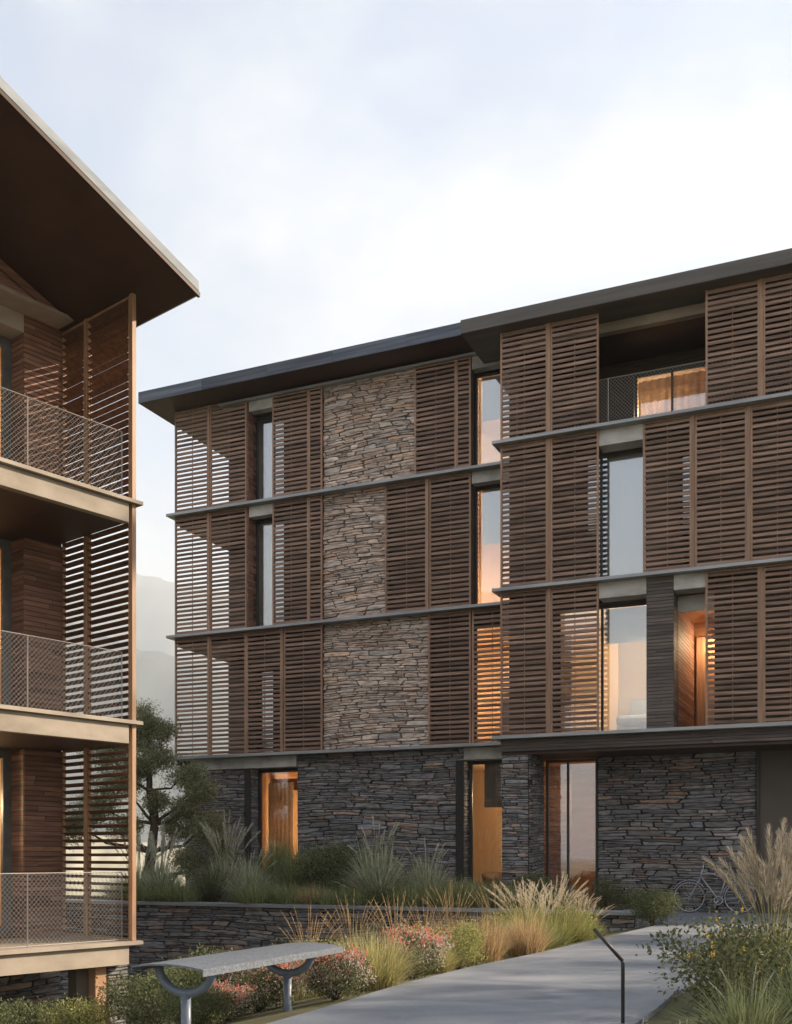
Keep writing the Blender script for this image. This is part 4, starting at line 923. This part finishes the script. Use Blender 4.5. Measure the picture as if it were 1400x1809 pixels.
BED = [('dark',-1.75,9.75,.50,1,'round_shrub','dark green shrub behind the left post of the bench'), ('dark',-2.6,11.4,.55,1,'round_shrub','dark green shrub below the retaining wall left of the bench'),
 ('coral',-1.25,9.75,.46,1,'flowering_shrub','coral-flowered silvery shrub seen under the bench seat'), ('dark',-1.62,8.72,.30,1,'round_shrub','low dark shrub close behind the bench seat'), ('coral',-1.45,9.15,.30,.9,'flowering_shrub','lowest coral-flowered shrub, behind the middle of the bench'),
 ('coral',-.52,9.2,.42,.85,'flowering_shrub','coral-flowered silvery shrub right of the right bench post'),
 ('gold',-.22,9.95,.54,.9,'tussock_plant','yellow-green mound of fine grass at the path edge beyond the bench'), ('coral',.16,10.85,.50,.75,'flowering_shrub','tallest coral-flowered shrub, between yellow grass and green shrub'),
 ('yelgreen',.70,11.85,.46,.9,'round_shrub','yellow-green leafy shrub at the path edge right of the coral flowers'), ('yelgreen',.25,13.2,.55,1,'round_shrub','yellow-green shrub standing behind the coral flowers'),
 ('tan',1.05,12.75,.56,.8,'tussock_plant','tan fine grass mound at the path edge'), ('tan',.62,14.3,.68,.8,'tussock_plant','tan fine grass mound behind the path-edge mound'),
 ('plumep',1.72,14.1,.76,.9,'tussock_plant','grass with pale pink plumes arching over the path edge'), ('plumep',2.36,15.9,.84,.85,'tussock_plant','pale pink plume grass in front of the entrance'),
 ('yelgreen',2.82,16.7,.50,.9,'round_shrub','small yellow-green shrub just before the end of the stone cap'), ('plumep',3.15,17.4,.48,1,'tussock_plant','shortest plume grass near the end of the stone cap'),
 ('goldstem',-.6,14.6,1.02,.9,'tussock_plant','golden stemmed grass in front of the retaining wall, leftmost of four'), ('goldstem',.0,15.2,.98,.9,'tussock_plant','golden stemmed grass in front of the retaining wall, second of four'),
 ('goldstem',.85,16.2,1.05,.9,'tussock_plant','golden stemmed grass in front of the retaining wall, third of four'), ('goldstem',1.6,17.0,.95,.9,'tussock_plant','golden stemmed grass in front of the retaining wall, rightmost of four'),
 ('dark',-4.1,11.6,.55,1,'round_shrub','leafy shrub at the foot of the balcony building, bottom left corner'), ('yelgreen',-3.3,11.2,.42,1.2,'round_shrub','light green shrub before the stone pier of the balcony building'),
 ('goldstem',-.95,11.6,.8,.9,'tussock_plant','golden stemmed grass rising behind the right end of the bench'), ('silver',-.35,11.6,.5,1.2,'lavender_shrub','silvery shrub behind the yellow grass mound'),
 ('goldstem',.35,12.4,.72,.9,'tussock_plant','golden stemmed grass behind the tallest coral flowers'), ('tan',1.62,13.2,.5,.8,'tussock_plant','small tan grass between the tan mound and the pink plumes'), ('plumep',2.05,14.8,.62,.8,'tussock_plant','pale plume grass at the path edge, middle of three'),
 ('yelgreen',1.95,16.2,.62,1,'round_shrub','yellow-green shrub behind the pink plumes'), ('plumep',2.75,16.2,.6,.8,'tussock_plant','pale plume grass right of the tallest pink plumes'), ('upright',.2,14.2,.6,1.2,'rosemary_shrub','green upright shrub among the golden stems'),
 ('yelgreen',-.9,13.2,.6,1.2,'round_shrub','yellow-green shrub before the retaining wall, behind the bench end'), ('dark',-2.2,13.2,.7,1.1,'round_shrub','dark shrub close below the retaining wall, above the bench seat'), ('gold',.45,11.35,.34,.9,'tussock_plant','small yellow grass between coral flowers and leafy shrub'),
 ('dark',-1.2,12.6,.6,1,'round_shrub','dark shrub hidden behind the yellow grass mound'), ('yelgreen',1.5,15.2,.55,1,'round_shrub','green shrub between the plume grasses')]
for i, (k, x, y, h, wd, nm, lb) in enumerate(BED): plant(k, nm, lb, 'plant' if 'tussock' in nm else 'shrub', (x, y, gz(x, y)-.01), h*(1.2 if 'shrub' in nm else 1.45), wd, i+3, GB)
FRONT = [('round',4.40,18.3,.66,1.15,'round_shrub','round dark shrub on the path beside the bicycle'),
 ('leafy',2.45,7.6,.74,1.05,'flowering_shrub','leafy shrub with small yellow flowers at the right edge of the path'), ('leafy',2.85,8.6,.66,1.0,'flowering_shrub','leafy shrub behind the yellow-flowered shrub, under the tall plumes'),
 ('bigplume',3.08,8.7,1.52,.72,'tussock_plant','tall cream plume grass at the right edge of the photo'), ('bigplume',3.75,9.6,1.5,.75,'tussock_plant','tall plume grass half cut off by the right edge'),
 ('coarse',2.02,6.1,.62,1.0,'tussock_plant','coarse green grass in the bottom right corner'), ('coarse',1.55,5.75,.34,1.0,'tussock_plant','low green grass at the foot of the bent black post'), ('coarse',2.6,6.6,.66,1.0,'tussock_plant','coarse green grass right of the yellow-flowered shrub')]
for i, (k, x, y, h, wd, nm, lb) in enumerate(FRONT): plant(k, nm, lb, 'plant' if 'tussock' in nm else 'shrub', (x, y, 0 if k == 'round' else gz(x, y)-.01), h, wd, i+40, 'plants right of the path')

# ------------------------------------------------------------------ trees
def tree(label, loc, trunk, clumps, leaves, seed, l=.05, wd=.014, m=None, group=None, spread=.30):
    """trunk: list of (x,y,z,r); clumps: (x,y,z,size), each reached by a limb from the trunk"""
    rng = random.Random(seed); t = thing('tree', label, 'tree', loc, 0, group); tk = MB(); cr = MB()
    pts = [Vector(q[:3]) for q in trunk]; rs = [q[3] for q in trunk]; tk.tube(pts, rs, 10)
    for cx, cy, cz, sz in clumps:
        c = Vector((cx, cy, cz)); 
        i = min(range(len(pts)), key=lambda j: (pts[j]-c).length + (2 if pts[j].z > cz-.25 else 0)); b = pts[i]; mid = b.lerp(c, .5) + Vector((rng.uniform(-.15, .15), rng.uniform(-.15, .15), -.12))
        tk.tube([b, b.lerp(mid, .5)+Vector((rng.uniform(-.05,.05), 0, .02)), mid, mid.lerp(c, .6)+Vector((0, rng.uniform(-.08,.08), .05)), c], [rs[i]*.55, rs[i]*.42, rs[i]*.32, .014, .006], 6)
        subs = []
        for _ in range(int(16*sz/.4)):
            d = rvec(rng); e = c + Vector((d.x*sz, d.y*sz, d.z*sz*.75))*rng.uniform(.4, 1.0); subs.append(e)
            tk.tube([c.lerp(mid, .25), c.lerp(e, .5)+Vector((0,0,.03)), e], .007, 4, r2=.002, cap=False)
        for _ in range(int(leaves*sz/.4)):
            e = subs[rng.randrange(len(subs))]; g = Vector((rng.gauss(0,1), rng.gauss(0,1), rng.gauss(0,.8)))*sz*spread; p = e+g
            d = (g.normalized()*.5 + rvec(rng)*.8 + Vector((0,0,.25))).normalized(); leaf(cr, p, d, d.cross(rvec(rng)).normalized(), l*rng.uniform(.6,1.25), wd*rng.uniform(.8,1.3))
    obj('trunk', tk, M_BARK, t, smooth=True); obj('crown', cr, m or L_OLIVE, t); return t
tp = FM @ Vector((-8.95, -.6, .1))
tree('grey-green olive-like tree between the two buildings, left of the stone wall', tp, [(-.05,0,-.1,.17), (.0,0,.5,.14), (.10,0,1.2,.12), (.18,0,1.9,.10), (.05,0,2.7,.08), (.05,.05,3.5,.06), (.0,0,4.2,.035)],
     [(.0,0,4.45,.42), (.38,-.1,4.15,.34), (-.35,.1,3.95,.42), (.22,-.2,3.55,.44), (-.15,.2,3.3,.34), (.95,.0,3.1,.40), (1.25,-.2,2.75,.40), (.95,-.1,2.2,.36), (1.45,-.2,1.75,.44), (.7,.2,1.75,.34), (.25,-.1,2.45,.30), (-.75,.1,2.9,.5), (-1.3,0,2.3,.5), (-1.0,.2,3.7,.5), (-1.9,0,1.9,.5), (1.85,-.3,1.15,.40), (1.15,-.3,.95,.42), (-.5,-.1,1.8,.35)], 3600, 4, .062, .028, spread=.33)
# added trees, never in view, set and sized to shade the path and bench
def shade_tree(label, x, y, hgt, seed, dens=520):
    rng = random.Random(seed); cl = []
    for _ in range(13):
        a = rng.uniform(0, 6.28); r = rng.uniform(.1, 1.25); cl.append((r*math.cos(a), r*math.sin(a), hgt*rng.uniform(.42, .95), rng.uniform(.38, .55)))
    tree(label, (x, y, gz(x, y)), [(0,0,-.2,.12), (.05,0,hgt*.3,.10), (-.05,.08,hgt*.6,.07), (0,0,hgt*.85,.04)], cl, dens, seed, .085, .036, L_MID, 'added shade trees beyond the right edge', .34)
shade_tree('added shade tree beyond the right edge of the photo, nearest the camera', 8.0, 8.2, 4.2, 31)
shade_tree('tallest added shade tree beyond the right edge of the photo, second from the camera', 8.3, 10.6, 4.5, 32)
shade_tree('short added shade tree beyond the right edge of the photo, third from the camera', 8.2, 13.4, 2.6, 33, 380)
shade_tree('low added shade tree beyond the right edge of the photo, farthest from the camera', 8.8, 16.2, 2.7, 34, 380)

# ------------------------------------------------------------------ haze
hm = bpy.data.materials.new('haze_air'); hm.use_nodes = True; hn = hm.node_tree.nodes; hn.remove(hn['Principled BSDF'])
pv = hn.new('ShaderNodeVolumePrincipled'); pv.inputs['Color'].default_value = (.82, .905, 1, 1); pv.inputs['Density'].default_value = .0003; pv.inputs['Anisotropy'].default_value = .0
hm.node_tree.links.new(pv.outputs[0], hn['Material Output'].inputs['Volume'])
obj('haze', box(-7500, 7500, -7500, 7500, -16, 1260), hm, kind='stuff')
